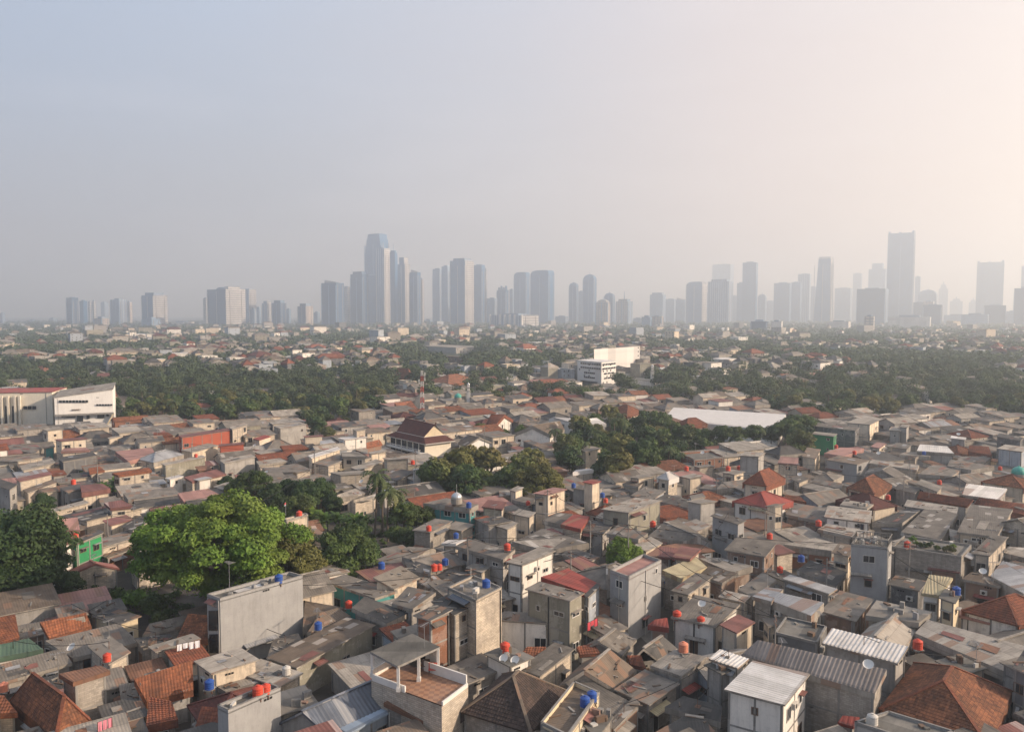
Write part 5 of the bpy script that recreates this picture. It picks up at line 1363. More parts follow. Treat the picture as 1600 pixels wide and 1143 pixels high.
def hits(x, y, rad):
    d = np.hypot(hc[:, 0]-x, hc[:, 1]-y)
    for i in np.nonzero(d < hr+rad)[0]:
        poly = HOUSES[i][1]
        if in_poly(x, y, poly): return True
        for k in range(8):
            if in_poly(x+rad*math.cos(k*.785), y+rad*math.sin(k*.785), poly): return True
    return False
rc = [(p, sum(a[1] for a in q3)/4, min(a[0] for a in p), max(a[0] for a in p), min(a[1] for a in p), max(a[1] for a in p)) for p, q3, _ in ROOFS]
for q3 in SHOWN:       # walls that the photograph shows stay in view
    foot = list(q3)
    for i in range(4):
        a, b = foot[i], foot[(i+1) % 4]; c_ = sum(foot, Vector())/4; d_ = b-a; n_ = Vector((d_.y, -d_.x, 0))
        if n_.dot((a+b)/2-c_) < 0: n_ = -n_
        if n_.dot(Vector((0, 0, HC))-(a+b)/2) <= 0 or d_.length < 1: continue
        lo = .12; p = [proj(a), proj(b), proj((b.x, b.y, b.z*lo)), proj((a.x, a.y, a.z*lo))]
        rc.append((p, (a.y+b.y)/2, min(t[0] for t in p), max(t[0] for t in p), min(t[1] for t in p), max(t[1] for t in p)))
def hides(pts, y):
    n = 0
    for u, v in pts:
        for p, yy, a, b, c, d in rc:
            if yy > y+.5 and a < u < b and c < v < d and in_poly(u, v, p): n += 1; break
    return n
from mathutils import noise as mnoise
fr = random.Random(21)
def orient(x, y): return R(36)+.12*mnoise.noise(Vector((x*.012, y*.012, 1.)))-R(10)*(1 if x > 20 else 0)
cells = []
th = R(38); ct, st_ = math.cos(th), math.sin(th)
for i in range(-90, 90):
    for j in range(-90, 90):
        a, b = i*7.6, j*8.4; x, y = a*ct-b*st_, 300+a*st_+b*ct
        x += fr.uniform(-.9, .9); y += fr.uniform(-.9, .9)
        if y < 62 or y > 620 or abs(x) > y*.68+12: continue
        cells.append((x, y))
cells.sort(key=lambda c: c[1])
STUFF_H = MB(); fillc = 0; fillpos = []
keepout = [(t[0], t[1], t[2]) for t in TREES]
spill = []
INDIV_Y = 215
for x, y in cells:
    if any(in_poly(x, y, z) for z in ZTW) and (y < 300 or fr.random() > .13): continue
    if any(in_poly(x, y, z) for z in CLW): continue
    u, v = proj((x, y, 0))
    dens = .97 if y < 345 else (.5 if y < 480 else .22)
    if y >= 345 and mnoise.noise(Vector((x*.02, y*.01, 5.)))*.5+.5 < .42: dens *= .35
    if fr.random() > dens: spill.append((x, y)); continue
    w_, l_ = fr.uniform(6.5, 11.5), fr.uniform(5.5, 9.)
    if any(math.hypot(x-a, y-b) < 2.2 for a, b, c in keepout): continue
    if hits(x, y, 2.7 if y < 200 else 2.4):
        continue
    z = fr.choice([2.9, 3.2, 3.5, 4, 4.6, 5.2]) if y < 200 else fr.choice([2.8, 3.2, 3.8, 4.3, 4.8, 5.4, 6.2])
    if y > 330: z *= 1.15
    o = orient(x, y)+fr.uniform(-.04, .04)
    ax = Vector((math.cos(o), math.sin(o), 0)); ay = Vector((-ax.y, ax.x, 0)); c = Vector((x, y, 0))
    n = 9
    while n >= 2 and z > 2.7:
        pts = [proj(c+ax*s*w_*.45+ay*t*l_*.45+Vector((0, 0, z))) for s, t in ((0, 0), (1, 1), (1, -1), (-1, 1), (-1, -1), (0, 1), (0, -1))]
        n = hides(pts, y)
        if n >= 2: z -= .9; w_ *= .92; l_ *= .92
    if n >= 3: continue
    z = max(z, 2.4)
    kd = fr.choice('SSSSSGGH' if y < 345 else 'SSSGGHHH'); rm = fr.choice(RANDR); wm = fr.choice(RANDW)
    if kd == 'H' and rm[0] != 'T': rm = fr.choice(['TR', 'TB', 'AS', 'TM', 'AD'])
    if y > 300 and kd in 'GH': rm = fr.choice(['TR', 'TM', 'AB', 'AD', 'AS', 'AS', 'AS', 'AL', 'AD', 'TB'])
    if y > 300 and fr.random() < .3: wm = fr.choice(['wt', 'cr', 'wt'])
    p = [c-ax*w_/2-ay*l_/2, c+ax*w_/2-ay*l_/2, c+ax*w_/2+ay*l_/2, c-ax*w_/2+ay*l_/2]
    up = Vector((0, 0, z)); tl = Vector((0, 0, fr.uniform(.2, 1.2)))
    if kd == 'S': q = [p[0]+up, p[1]+up, p[2]+up+tl, p[3]+up+tl]
    elif kd == 'G': q = [p[0]+up, p[1]+up, (p[1]+p[2])/2+up+Vector((0, 0, l_*.2)), (p[0]+p[3])/2+up+Vector((0, 0, l_*.2))]
    else: q = [a+up for a in p]
    par = .5 if (rm in ('CO', 'CC') and fr.random() < .7) else 0.
    kw = dict(parapet=par if kd == 'S' else 0., rise=fr.uniform(1.2, 2.2))
    fillpos.append((x, y, z, q))
    make_house(q, kd, rm, wm, near=2 if y < 130 else (1 if y < 300 else 0), **kw)
    fillc += 1
cells2 = []
for i in range(-60, 60):
    for j in range(-60, 60):
        a, b = i*4.3, j*4.3; x, y = a*ct-b*st_+fr.uniform(-.8, .8), 180+a*st_+b*ct+fr.uniform(-.8, .8)
        if 66 < y < 230 and abs(x) < y*.67+8: cells2.append((x, y))
hc2 = [(f[0], f[1]) for f in fillpos]
for x, y in sorted(cells2, key=lambda c: c[1]):
    if any(in_poly(x, y, z) for z in ZTW) or any(in_poly(x, y, z) for z in CLW): continue
    if any(math.hypot(x-a, y-b) < 5.6 for a, b in hc2): continue
    if any(math.hypot(x-a, y-b) < 2. for a, b, c in keepout) or hits(x, y, 1.3): continue
    w_, l_, z = fr.uniform(3, 4.4), fr.uniform(3, 5), fr.uniform(2.6, 4.3); o = orient(x, y); ax = Vector((math.cos(o), math.sin(o), 0)); ay = Vector((-ax.y, ax.x, 0)); c = Vector((x, y, z))
    if hides([proj(c+ax*s*w_*.5+ay*t*l_*.5) for s, t in ((0, 0), (1, 1), (1, -1), (-1, 1), (-1, -1))], y) >= 3: continue
    p = [c-ax*w_/2-ay*l_/2, c+ax*w_/2-ay*l_/2, c+ax*w_/2+ay*l_/2, c-ax*w_/2+ay*l_/2]; tl = Vector((0, 0, fr.uniform(.1, .6)))
    make_house([p[0], p[1], p[2]+tl, p[3]+tl], 'S', fr.choice(RANDR+['AD']*6+['RU']*2+['MM']), fr.choice(RANDW), near=2 if y < 120 else 1, win=fr.choice([0, 0, 1])); fillc += 1
print('fill houses', fillc, 'individual houses', len(HOUSES))
# far low city: towards the horizon
fc = 0; farcol = []
for i in range(4200):
    y = 470/(1-fr.random()*(1-470/2400)) ; x = fr.uniform(-1, 1)*y*.67
    if y < 620 and fr.random() < .5: continue
    if any(in_poly(x, y, z) for z in ZTW): continue
    if mnoise.noise(Vector((x*.006, y*.004, 9.))) < -.12: continue
    if hits(x, y, 5): continue
    if any(in_poly(x, y, z) for z in CLW[9:]): continue
    s = 1+y/3600; w_, l_ = fr.uniform(5, 10)*s, fr.uniform(5, 9)*s; z = fr.choice([5, 6, 7, 8, 9, 10])*(1+y/5000)
    if fr.random() < .06: z *= 1.6; w_ *= 1.9; l_ *= 1.5
    if z > 13 and y < 900: z = 11
    o = R(40)+fr.uniform(-.25, .25); ax = Vector((math.cos(o), math.sin(o), 0)); ay = Vector((-ax.y, ax.x, 0)); c = Vector((x, y, z))
    p = [c-ax*w_/2-ay*l_/2, c+ax*w_/2-ay*l_/2, c+ax*w_/2+ay*l_/2, c-ax*w_/2+ay*l_/2]
    kd = fr.choice('SSHH'); wm = fr.choice(['wt', 'cr', 'gr', 'gr', 'bg', 'bw', 'og', 'gd']); rm = fr.choice(['AL', 'CO', 'AS', 'AS', 'AD', 'WH', 'AD', 'AD']) if kd == 'S' else fr.choice(['TR', 'TM', 'AD', 'AD', 'AD', 'AS', 'AL', 'AS', 'AB'])
    STUFF_H.off = 100*fr.randint(0, 55)+20.
    house_geo(p, kd, rm, wm, near=0, builder=STUFF_H, r=fr, rise=fr.uniform(1.5, 3), parapet=.6 if kd == 'S' and fr.random() < .5 else 0.)
    farcol.append((x, y)); fc += 1
PENDING.sort(key=lambda t: -t[0])
NKEEP = 330-len([o for o in bpy.data.objects if o.get('category') == 'house'])
print('pending', len(PENDING), 'keep', NKEEP, 'cut area', PENDING[NKEEP][0])
for k, (ar, q, kd, rm, wm, kw) in enumerate(PENDING):
    if k < NKEEP: make_house(q, kd, rm, wm, defer=False, reg=False, **kw)
    elif ar > 0 or fr.random() < .7:
        STUFF_H.off = 100*fr.randint(0, 55)+20.; kw2 = {a: b for a, b in kw.items() if a not in ('cat', 'label', 'group', 'desc')}
        cy_ = sum(p.y for p in q)/4
        if kw2.get('near') is None: kw2['near'] = 1 if cy_ < 300 else 0
        house_geo(q, kd, rm, wm, builder=STUFF_H, r=fr, **kw2)
so = STUFF_H.build('distant_houses'); tag(so, 'mass of low houses and shacks stretching back to the hazy towers', 'houses', kind='stuff')
print('far', fc)
# trees: wooded zones and gaps
cand = []
for z in ZTW:
    xs = [p[0] for p in z]; ys = [p[1] for p in z]; ar = (max(xs)-min(xs))*(max(ys)-min(ys))
    n = int(ar/34)
    for _ in range(n):
        x, y = fr.uniform(min(xs), max(xs)), fr.uniform(min(ys), max(ys))
        if in_poly(x, y, z): cand.append((x, y, 1))
for x, y in spill:
    cand.append((x, y, 0))
for x, y in list(spill):
    if y > 345:
        for _ in range(2): cand.append((x+fr.uniform(-5, 5), y+fr.uniform(-5, 5), 0))
fr.shuffle(cand); used = {}; tl_ = []
def free(x, y, m):
    i, j = int(x//8), int(y//8)
    for a in (-1, 0, 1):
        for b in (-1, 0, 1):
            for (X, Y) in used.get((i+a, j+b), ()):
                if math.hypot(x-X, y-Y) < m: return False
    return True
for x, y, zone in cand:
    if y < 345 and not zone: continue
    if hits(x, y, 1.5) or not free(x, y, 5.4 if zone else 5.): continue
    if any(in_poly(x, y, z) for z in (CLW[0], CLW[5], CLW[7], CLW[8], CLW[9])): continue
    c = (x, y, 9.5)
    if hides([proj(c), proj((x, y, 6)), proj((x-4, y, 6)), proj((x+4, y, 6))], y) >= (2 if zone else 1): continue
    used.setdefault((int(x//8), int(y//8)), []).append((x, y)); tl_.append((x, y))
tl_.sort(key=lambda t: t[1])
NI = 200
for x, y in tl_[:NI]:
    near = y < 260
    pr = fr.choice(MIDP); s = fr.uniform(.65, 1.0)
    if fr.random() < .07: put_p = PALMS; pr = fr.choice(PALMS); place_tree('palm_tree', Vector((x, y, 0)), pr, fr.uniform(.9, 1.2), fr.uniform(0, 6), 'palm', 'palm tree with drooping fronds', 'palms rising among the trees')
    else: place_tree('leafy_tree', Vector((x, y, 0)), pr, s, fr.uniform(0, 6), 'tree', {'leafo': 'olive green bushy tree'}.get(pr[0].materials[0].name[:0], 'bushy green tree'), 'trees of the wooded belts')
rest = tl_[NI:]
rs = np.random.RandomState(5); Pc, Nn, Ss = [], [], []
def far_crown(x, y, h, r, n, size):
    p, nr, s, cc = crown_pts(rs, np.array([x, y, h-r*.8]), (r, r, r*.85), 14, n, size, cl=.5, up=.35)
    Pc.append(p); Nn.append(nr); Ss.append(s)
for x, y in rest: h = fr.uniform(5., 13.); far_crown(x, y, h, fr.uniform(3.0, 4.2)+h*.18, 950 if y < 420 else 420, .46 if y < 420 else .75)
nf = 0
for i in range(14000):
    y = 560/(1-fr.random()*(1-560/3600.)); x = fr.uniform(-1, 1)*y*.67
    nn = mnoise.noise(Vector((x*.006, y*.004, 9.)))
    if nn > .1 and fr.random() < .4: continue
    if hits(x, y, 3) or any(in_poly(x, y, z) for z in CLW[9:]): continue
    if hides([proj((x, y, 11)), proj((x-4, y, 8)), proj((x+4, y, 8))], y): continue
    r_ = fr.uniform(4.5, 7)*(1+y/1800); far_crown(x, y, fr.uniform(8, 11.5)*(1+y/7000), r_, 110 if y < 1100 else 60, r_*.22); nf += 1
me = np_quads('distant_trees', np.concatenate(Pc), np.concatenate(Nn), np.concatenate(Ss), 'leaff', seed=9)
o = bpy.data.objects.new('distant_trees', me); C.objects.link(o); tag(o, 'dense tree canopy reading as one mass between the distant houses', 'trees', kind='stuff')
print('trees rest', len(rest), nf, sum(len(p) for p in Pc))
# undergrowth in the wooded belts and yards
Pc, Nn, Ss = [], [], []
for z in ZTW[:5]+CLW[1:5]:
    xs = [p[0] for p in z]; ys = [p[1] for p in z]; ar = (max(xs)-min(xs))*(max(ys)-min(ys)); n = int(ar/14)
    for _ in range(n):
        x, y = fr.uniform(min(xs), max(xs)), fr.uniform(min(ys), max(ys))
        if not in_poly(x, y, z) or hits(x, y, .8): continue
        r_ = fr.uniform(1., 2.2); p, nr, s, cc = crown_pts(rs, np.array([x, y, r_*.45]), (r_, r_, r_*.6), 6, 110 if y < 200 else 50, .22 if y < 200 else .45, cl=.5, up=.4); Pc.append(p); Nn.append(nr); Ss.append(s)
me = np_quads('undergrowth', np.concatenate(Pc), np.concatenate(Nn), np.concatenate(Ss), 'leaf', seed=10)
o = bpy.data.objects.new('undergrowth', me); C.objects.link(o); tag(o, 'low bushes and weeds covering the ground below the trees', 'undergrowth', kind='stuff')
# ------------------------------------------------ things on the roofs
ra0 = random.Random(31)
def roof_point(u, v):
    best = None
    d = ray(u, v); o = Vector((0, 0, HC))
    for p, q3, kd in ROOFS:
        if not in_poly(u, v, p): continue
        n = (q3[1]-q3[0]).cross(q3[3]-q3[0])
        if n.length < 1e-6: continue
        n.normalize(); t = (q3[0]-o).dot(n)/d.dot(n)
        h = o+d*t
        if kd == 'H': h.z += .3
        if best is None or h.y < best.y: best = h
    return best or P(u, v, 4)
def tank(u, v, key, s=1., word=None):
    g = roof_point(u, v); root = empty('water_tank', g); h, r_ = 1.05*s, .5*s
    o = MB()
    prof = [(r_*.97, 0.06)]
    for k in range(1, 8): prof.append((r_*(1.0 if k % 2 else .955), .06+h*.82*k/8))
    prof += [(r_*.97, h*.86), (r_*.62, h*.97), (r_*.3, h*1.0)]
    o.lathe(g, prof, key, 16); o.build('tank_body', root, True)
    o = MB(); o.tube(g+Vector((0, 0, h*.98)), g+Vector((0, 0, h*1.07)), r_*.33, r_*.3, key, 12); o.build('lid', root)
    o = MB()
    for sx, sy in ((-1, -1), (1, -1), (1, 1), (-1, 1)): o.box(g+Vector((sx*r_*.7, sy*r_*.7, -.12)), (.06, 0, 0), (0, .06, 0), (0, 0, .2), 'rust', False)
    o.box(g+Vector((0, 0, .03)), (r_*1.0, 0, 0), (0, r_*1.0, 0), (0, 0, .04), 'col'); o.build('tank_stand', root)
    o = MB(); o.tube(g+Vector((r_*1.02, 0, 0)), g+Vector((r_*1.02, 0, h*.8)), .025, .025, 'whitetank', 5); o.build('pipe', root)
    later(root, 'water tank', {'redtank': 'orange red', 'bluetank': 'blue', 'paletank': 'faded orange', 'whitetank': 'pale'}[key]+' plastic water tank on a roof', g, 'water tanks on the roofs')
for it in '''a 632,728 r;a 22,905 p;a 1235,890 b;b 12,935 r;b 58,918 r;b 180,805 w;b 367,540 b;b 135,266 b;b 547,412 r;b 740,182 b;b 1050,195 r;b 1080,190 r;b 1115,160 b;b 1357,292 b;b 1262,424 b;b 1468,674 r;c 150,245 r;c 100,286 b;c 972,480 r;c 1113,510 r;c 1302,804 p;c 430,992 b;c 470,962 b;c 1010,672 p;d 70,205 r;d 820,57 r;d 195,140 b;d 1110,335 b;d 882,655 r;d 608,920 w;d 615,1100 w
e 475,802 r;e 893,742 r;e 460,467 r;e 1225,297 r;e 1560,120 r;f 270,672 r;f 980,342 r;f 1080,757 r;f 1480,737 r;f 1330,612 b;f 1250,802 b;f 1570,877 r;g 180,527 r;g 100,597 r;g 585,582 r;g 980,472 r;g 385,487 b;g 565,548 b;g 880,732 r;g 1418,377 r;g 1350,382 r;g 1090,382 r;h 425,242 r;h 975,282 b;h 45,602 r;h 1070,467 r;h 968,497 r;h 750,562 r;h 1230,537 r;h 1450,377 r;h 315,727 r;h 10,807 r;h 540,280 r'''.replace('\n', ';').split(';'):
    reg, xy, c = it.split(); x, y = xy.split(','); tank(*px(reg, float(x), float(y)), {'r': 'redtank', 'b': 'bluetank', 'p': 'paletank', 'w': 'whitetank'}[c], ra0.uniform(.88, 1.08))
ra = random.Random(77)
nearh = [h for h in HOUSES if 70 < h[3].y < 260 and 20 < proj(h[3])[0] < 1580]
ra.shuffle(nearh)
def antenna(g):
    root = empty('tv_antenna', g); h = ra.uniform(2, 4); o = MB(); o.tube(g-Vector((0, 0, .3)), g+Vector((0, 0, h)), .035, .03, 'metal', 5); o.build('pole', root)
    o = MB(); a = ra.uniform(0, 3.1); d = Vector((math.cos(a), math.sin(a), 0)); s = Vector((-d.y, d.x, 0)); t = g+Vector((0, 0, h))
    o.bar(t-d*.7, t+d*.7, .035, 'metal')
    for k in range(7): c = t+d*(-.65+k*.21); o.bar(c-s*(.5-.04*k), c+s*(.5-.04*k), .022, 'metal')
    o.build('aerial', root); later(root, 'antenna', 'thin rooftop television antenna', t, 'antennas on the roofs')
for h in nearh[:55]:
    c = h[3]; p = c+(h[4][ra.randint(0, 3)]-c)*.55; antenna(Vector((p.x, p.y, min(q_.z for q_ in h[4]))))
def dish(g):
    root = empty('satellite_dish', g); o = MB(); o.tube(g, g+Vector((0, 0, .7)), .04, .04, 'metal', 6); o.build('pole', root)
    n = Vector((-.3, -.5, .75)).normalized(); x = n.orthogonal().normalized(); y = n.cross(x); c = g+Vector((0, 0, .9)); o = MB(); rings = []
    for k in range(4): r_ = .5*(k+.05)/3; rings.append([c+n*(r_*r_*.7)+(x*math.cos(t)+y*math.sin(t))*r_ for t in [2*math.pi*i/14 for i in range(14)]])
    for a, b in zip(rings, rings[1:]):
        for i in range(14): j = (i+1) % 14; o.poly([a[i], a[j], b[j], b[i]], 'white')
    o.build('dish', root, True); later(root, 'satellite dish', 'pale satellite dish on a roof', g, 'satellite dishes on the roofs')
for it in ('c 20,770', 'b 1462,760', 'c 1120,430', 'd 1265,235', 'd 590,800', 'a 425,690'):
    reg, xy = it.split(); x, y = xy.split(','); dish(roof_point(*px(reg, float(x), float(y))))
for h in nearh[60:70]: dish(Vector((h[3].x, h[3].y, h[3].z+.05)))
# laundry hung out
def laundry(reg, x0, y0, x1, y1, z, n, lab):
    a, b = P(*px(reg, x0, y0), z), P(*px(reg, x1, y1), z); root = empty('laundry_line', (a+b)/2); o = MB(); o.bar(a, b, .03, 'cloth_dark')
    for p in (a, b): o.bar(p-Vector((0, 0, 1.7)), p, .05, 'rust')
    o.build('line', root); d = (b-a).normalized(); L = (b-a).length
    for k in range(n):
        w_ = L/n*.8; c = a+(b-a)*((k+.5)/n); h = ra.uniform(.6, 1.1); o = MB(); nn = Vector((-d.y, d.x, 0))
        for s in range(4):
            f0, f1 = s/4, (s+1)/4; k0, k1 = nn*.05*math.sin(s*2.1+k), nn*.05*math.sin((s+1)*2.1+k)
            A, Bp = c-d*w_/2+d*w_*f0, c-d*w_/2+d*w_*f1
            for sg in (0, .02): o.poly([A+k0-Vector((0, 0, h))+nn*sg, Bp+k1-Vector((0, 0, h))+nn*sg, Bp+nn*sg, A+nn*sg], None or ra_key)
        o.build('garment', root)
    tag(root, lab, 'laundry')
for args, ra_key in ((('a', 1040, 628, 1180, 600, 5.0, 4, 'white laundry hung out on the open balcony left of the concrete block'), 'cloth_white'),
                     (('a', 575, 1085, 660, 1055, 4.6, 3, 'pink laundry hanging below the balcony of the rusty roofed house'), 'cloth_pink'),
                     (('c', 445, 500, 505, 470, 4.4, 3, 'red laundry on the balcony of the pale blue house'), 'cloth_red'),
                     (('e', 375, 890, 450, 870, 4.6, 3, 'dark laundry on the balcony of the white house left of the green house'), 'cloth_dark'),
                     (('f', 1150, 905, 1230, 890, 4.2, 4, 'blue laundry under the big roof right of the turquoise building'), 'cloth_blue'),
                     (('c', 895, 255, 980, 240, 3.6, 3, 'blue sheets hanging below the yellowed roof beside the slab tower'), 'cloth_blue'),
                     (('h', 500, 700, 600, 715, 5.0, 4, 'dark laundry below the pale roof at the right'), 'cloth_dark')): laundry(*args)
# utility poles and wires
def pole(u, v, h, lab):
    g = P(u, v, 0); root = empty('utility_pole', g); o = MB(); o.tube(g, g+Vector((0, 0, h)), .13, .09, 'col', 8); o.build('pole', root)
    o = MB(); o.bar(g+Vector((-.8, 0, h-.5)), g+Vector((.8, 0, h-.5)), .09, 'rust'); o.bar(g+Vector((-.6, 0, h-1.1)), g+Vector((.6, 0, h-1.1)), .08, 'rust'); o.build('crossarm', root)
    tag(root, lab, 'pole', 'utility poles'); return g+Vector((0, 0, h-.45))
pp = [pole(1000, 985, 8.5, 'concrete utility pole just right of the slab tower base'), pole(922, 900, 9, 'concrete utility pole between the red ribbed roof and the slab tower'), pole(1290, 960, 8, 'utility pole left of the railed tower'), pole(757, 728, 11, 'tall pole in front of the white gabled chapel')]
tops = [pp[0], pp[1], pp[2]]
def wire(a, b, sag, lab):
    o = MB(); n = 10; pts = [a+(b-a)*i/n-Vector((0, 0, sag*4*(i/n)*(1-i/n))) for i in range(n+1)]
    for p, q_ in zip(pts, pts[1:]): o.bar(p, q_, .035, 'black')
    tag(o.build('power_wire'), lab, 'wire', 'overhead wires')
wire(pp[1], pp[0], .6, 'overhead wire between the two poles beside the slab tower')
wire(pp[0], pp[2], 1.2, 'overhead wire from the slab tower pole to the railed tower pole')
# flag
g = roof_point(446.5, 805); root = empty('flag', g); tag(root, 'small red and white flag on pole atop cream house behind bright tree', 'flag')
o = MB(); o.tube(g, g+Vector((0, 0, 2.6)), .04, .03, 'white', 6); o.build('flagpole', root)
o = MB(); o.box(g+Vector((.0, -.25, 2.3)), (.03, 0, 0), (.06, .28, 0), (0, 0, .14), 'cloth_red'); o.box(g+Vector((.0, -.25, 2.02)), (.03, 0, 0), (.06, .28, 0), (0, 0, .14), 'cloth_white'); o.build('cloth', root)

for k in range(46):       # service wires strung from roof to roof
    h = ra.choice(nearh); near_ = sorted(nearh, key=lambda t: (t[3]-h[3]).length)[1:14]; g2 = ra.choice(near_)
    a_ = Vector((h[3].x, h[3].y, h[3].z+.9)); b_ = Vector((g2[3].x, g2[3].y, g2[3].z+.9))
    if (a_-b_).length < 9: continue
    o = MB(); o.bar(a_-Vector((0, 0, 1.2)), a_, .05, 'rust'); o.bar(b_-Vector((0, 0, 1.2)), b_, .05, 'rust'); n = 8; pts = [a_+(b_-a_)*i/n-Vector((0, 0, 2.2*(i/n)*(1-i/n))) for i in range(n+1)]
    for p, q_ in zip(pts, pts[1:]): o.bar(p, q_, .05, 'black')
    o = o.build('power_wire'); later(o, 'wire', 'sagging dark wire strung between two roofs', (a_+b_)/2, 'overhead wires')

polep = []
for k in range(4000):      # more poles wherever a gap is left between the houses
    y = ra.uniform(80, 210); x = ra.uniform(-1, 1)*y*.62
    if len(polep) >= 22: break
    if hits(x, y, .25) or any(in_poly(x, y, z) for z in CLW[:5]+ZTW) or any(math.hypot(x-a.x, y-a.y) < 12 for a in polep): continue
    g = Vector((x, y, 0)); h = ra.uniform(7.5, 9.5); root = empty('utility_pole', g); o = MB(); o.tube(g, g+Vector((0, 0, h)), .13, .08, 'col', 8); o.build('pole', root)
    o = MB(); a_ = ra.uniform(0, 3); d_ = Vector((math.cos(a_), math.sin(a_), 0))
    for zz in (.3, .9): o.bar(g+d_*.8+Vector((0, 0, h-zz)), g-d_*.8+Vector((0, 0, h-zz)), .09, 'rust')
    o.build('crossarm', root); polep.append(g+Vector((0, 0, h-.25))); later(root, 'pole', 'concrete utility pole with two crossarms', polep[-1], 'utility poles')
seen = set()
for i, a_ in enumerate(polep):
    for j in sorted(range(len(polep)), key=lambda j: (polep[j]-a_).length)[1:3]:
        if (min(i, j), max(i, j)) in seen or (polep[j]-a_).length > 45: continue
        seen.add((min(i, j), max(i, j))); b_ = polep[j]
        o = MB(); n = 10; pts = [a_+(b_-a_)*t/n-Vector((0, 0, 3.2*(t/n)*(1-t/n))) for t in range(n+1)]
        for p, q_ in zip(pts, pts[1:]): o.bar(p, q_, .055, 'black')
        o = o.build('power_wire'); later(o, 'wire', 'dark power wire hanging between two poles', (a_+b_)/2, 'overhead wires')
# ------------------------------------------------ skyline
TW = '''0 9 489 3500 fp flat
101 124 465 2700 fd flat
124 137 470 3000 fg flat
138 145 471 3100 fw flat
145 151 470 3100 fw flat
157 170 472 4200 fp flat
170 198 468 2900 fv flat
197 208 472 3000 fc flat
219 256 457 2600 fgw crown
219 248 498 2300 fp flat
145 168 497 2500 fc flat
320 377 448 2500 fdw fancy
318 326 466 2700 fw flat
377 400 452 2900 fpw flat
390 402 483 2700 fv flat
400 409 480 3000 fp flat
409 425 470 2900 fpw step
424 447 469 2700 fd crown
447 455 483 3000 fp flat
464 488 474 2600 fdc crown
501 537 437 2500 fd slant
536 548 448 3000 fw flat
547 576 424 2800 fd crown
560 612 430 3000 fg flat
569 610 365 3100 fg stepped
588 609 388 2800 fvw flat
609 622 391 2900 fg mast
621 641 402 3000 fgw step
640 658 421 2900 fg slant
656 662 436 2950 fc flat
676 692 420 3300 fp flat
690 704 416 3200 fp flat
703 740 403 2800 fgw crown
739 758 414 3100 fg flat
756 761 420 3150 fw flat
761 777 466 3000 fp flat
776 795 450 3100 fg spiky
796 803 452 3200 fp flat
803 828 425 3300 fg curve
829 866 422 3100 fg curve
765 842 492 2200 fvv flat
889 904 441 3300 fg dome
903 913 455 3350 fp flat
911 932 428 3100 fg dome
931 954 467 2500 fc dome
944 961 457 3000 fg dome
963 989 467 2800 fcp mast
1003 1019 495 2300 fp flat
1016 1040 457 3600 fp crown
1018 1037 494 2300 fc flat
1040 1056 467 4000 fp flat
1056 1073 465 3700 fp slant
1073 1106 440 3300 fgw curve
1108 1144 436 3100 fv crown
1114 1145 413 5200 fp flat
1151 1163 442 3800 fg flat
1160 1184 410 3600 fg flat
1184 1197 459 4000 fp dome
1196 1210 470 4800 fp flat
1210 1237 442 3800 fg flat
1235 1252 441 3900 fg flat
1247 1266 428 4000 fv flat
1262 1276 448 4600 fp flat
1273 1305 401 3300 fgw taper
1306 1330 450 4400 fp flat
1318 1330 452 4600 fp flat
1332 1345 427 5200 fp flat
1343 1394 451 2700 fdp flat
1358 1384 411 4300 fp step
1388 1430 362 3300 fg notch
1428 1436 432 4200 fp flat
1437 1464 452 3700 fg dome
1443 1458 471 2800 fc flat
1445 1473 476 2600 fd flat
1428 1446 472 3000 fd flat
1466 1481 440 5200 fp spire
1485 1505 464 5200 fp spire
1514 1526 466 5200 fp spire
1529 1570 408 3700 fg notch
1508 1546 491 2600 fp flat
1541 1575 477 2700 fd flat
1574 1592 486 2900 fp flat
1589 1625 450 2500 fd flat
1597 1620 415 3600 fp flat
1395 1463 495 2100 fh flat
1296 1331 502 1900 fh flat
1175 1202 502 1700 fd flat
1206 1224 502 1600 fh flat
1352 1366 494 1700 fc flat
40 60 500 3600 fp flat
75 90 497 3600 fp flat
262 300 503 2600 fh flat
490 500 488 3400 fp flat
662 676 500 3000 fp flat
1100 1112 458 4400 fp flat
1143 1152 462 4400 fp flat
1480 1512 492 3300 fp flat
868 888 494 3200 fp flat
990 1004 497 3200 fp flat'''
nm = {'fg': 'blue grey glass', 'fd': 'dark blue glass', 'fw': 'pale striped', 'fv': 'ribbed', 'fc': 'cream', 'fp': 'hazy grey', 'fh': 'white'}
cn_ = {'flat': 'flat top', 'crown': 'small roof block', 'fancy': 'curved roof crest', 'step': 'stepped top', 'slant': 'slanting crest', 'stepped': 'stepped shoulders', 'mast': 'antenna mast', 'spiky': 'spiky top', 'curve': 'arched top', 'dome': 'domed top', 'taper': 'tapering sides', 'notch': 'notched crown', 'spire': 'spire'}
tr2 = random.Random(5)
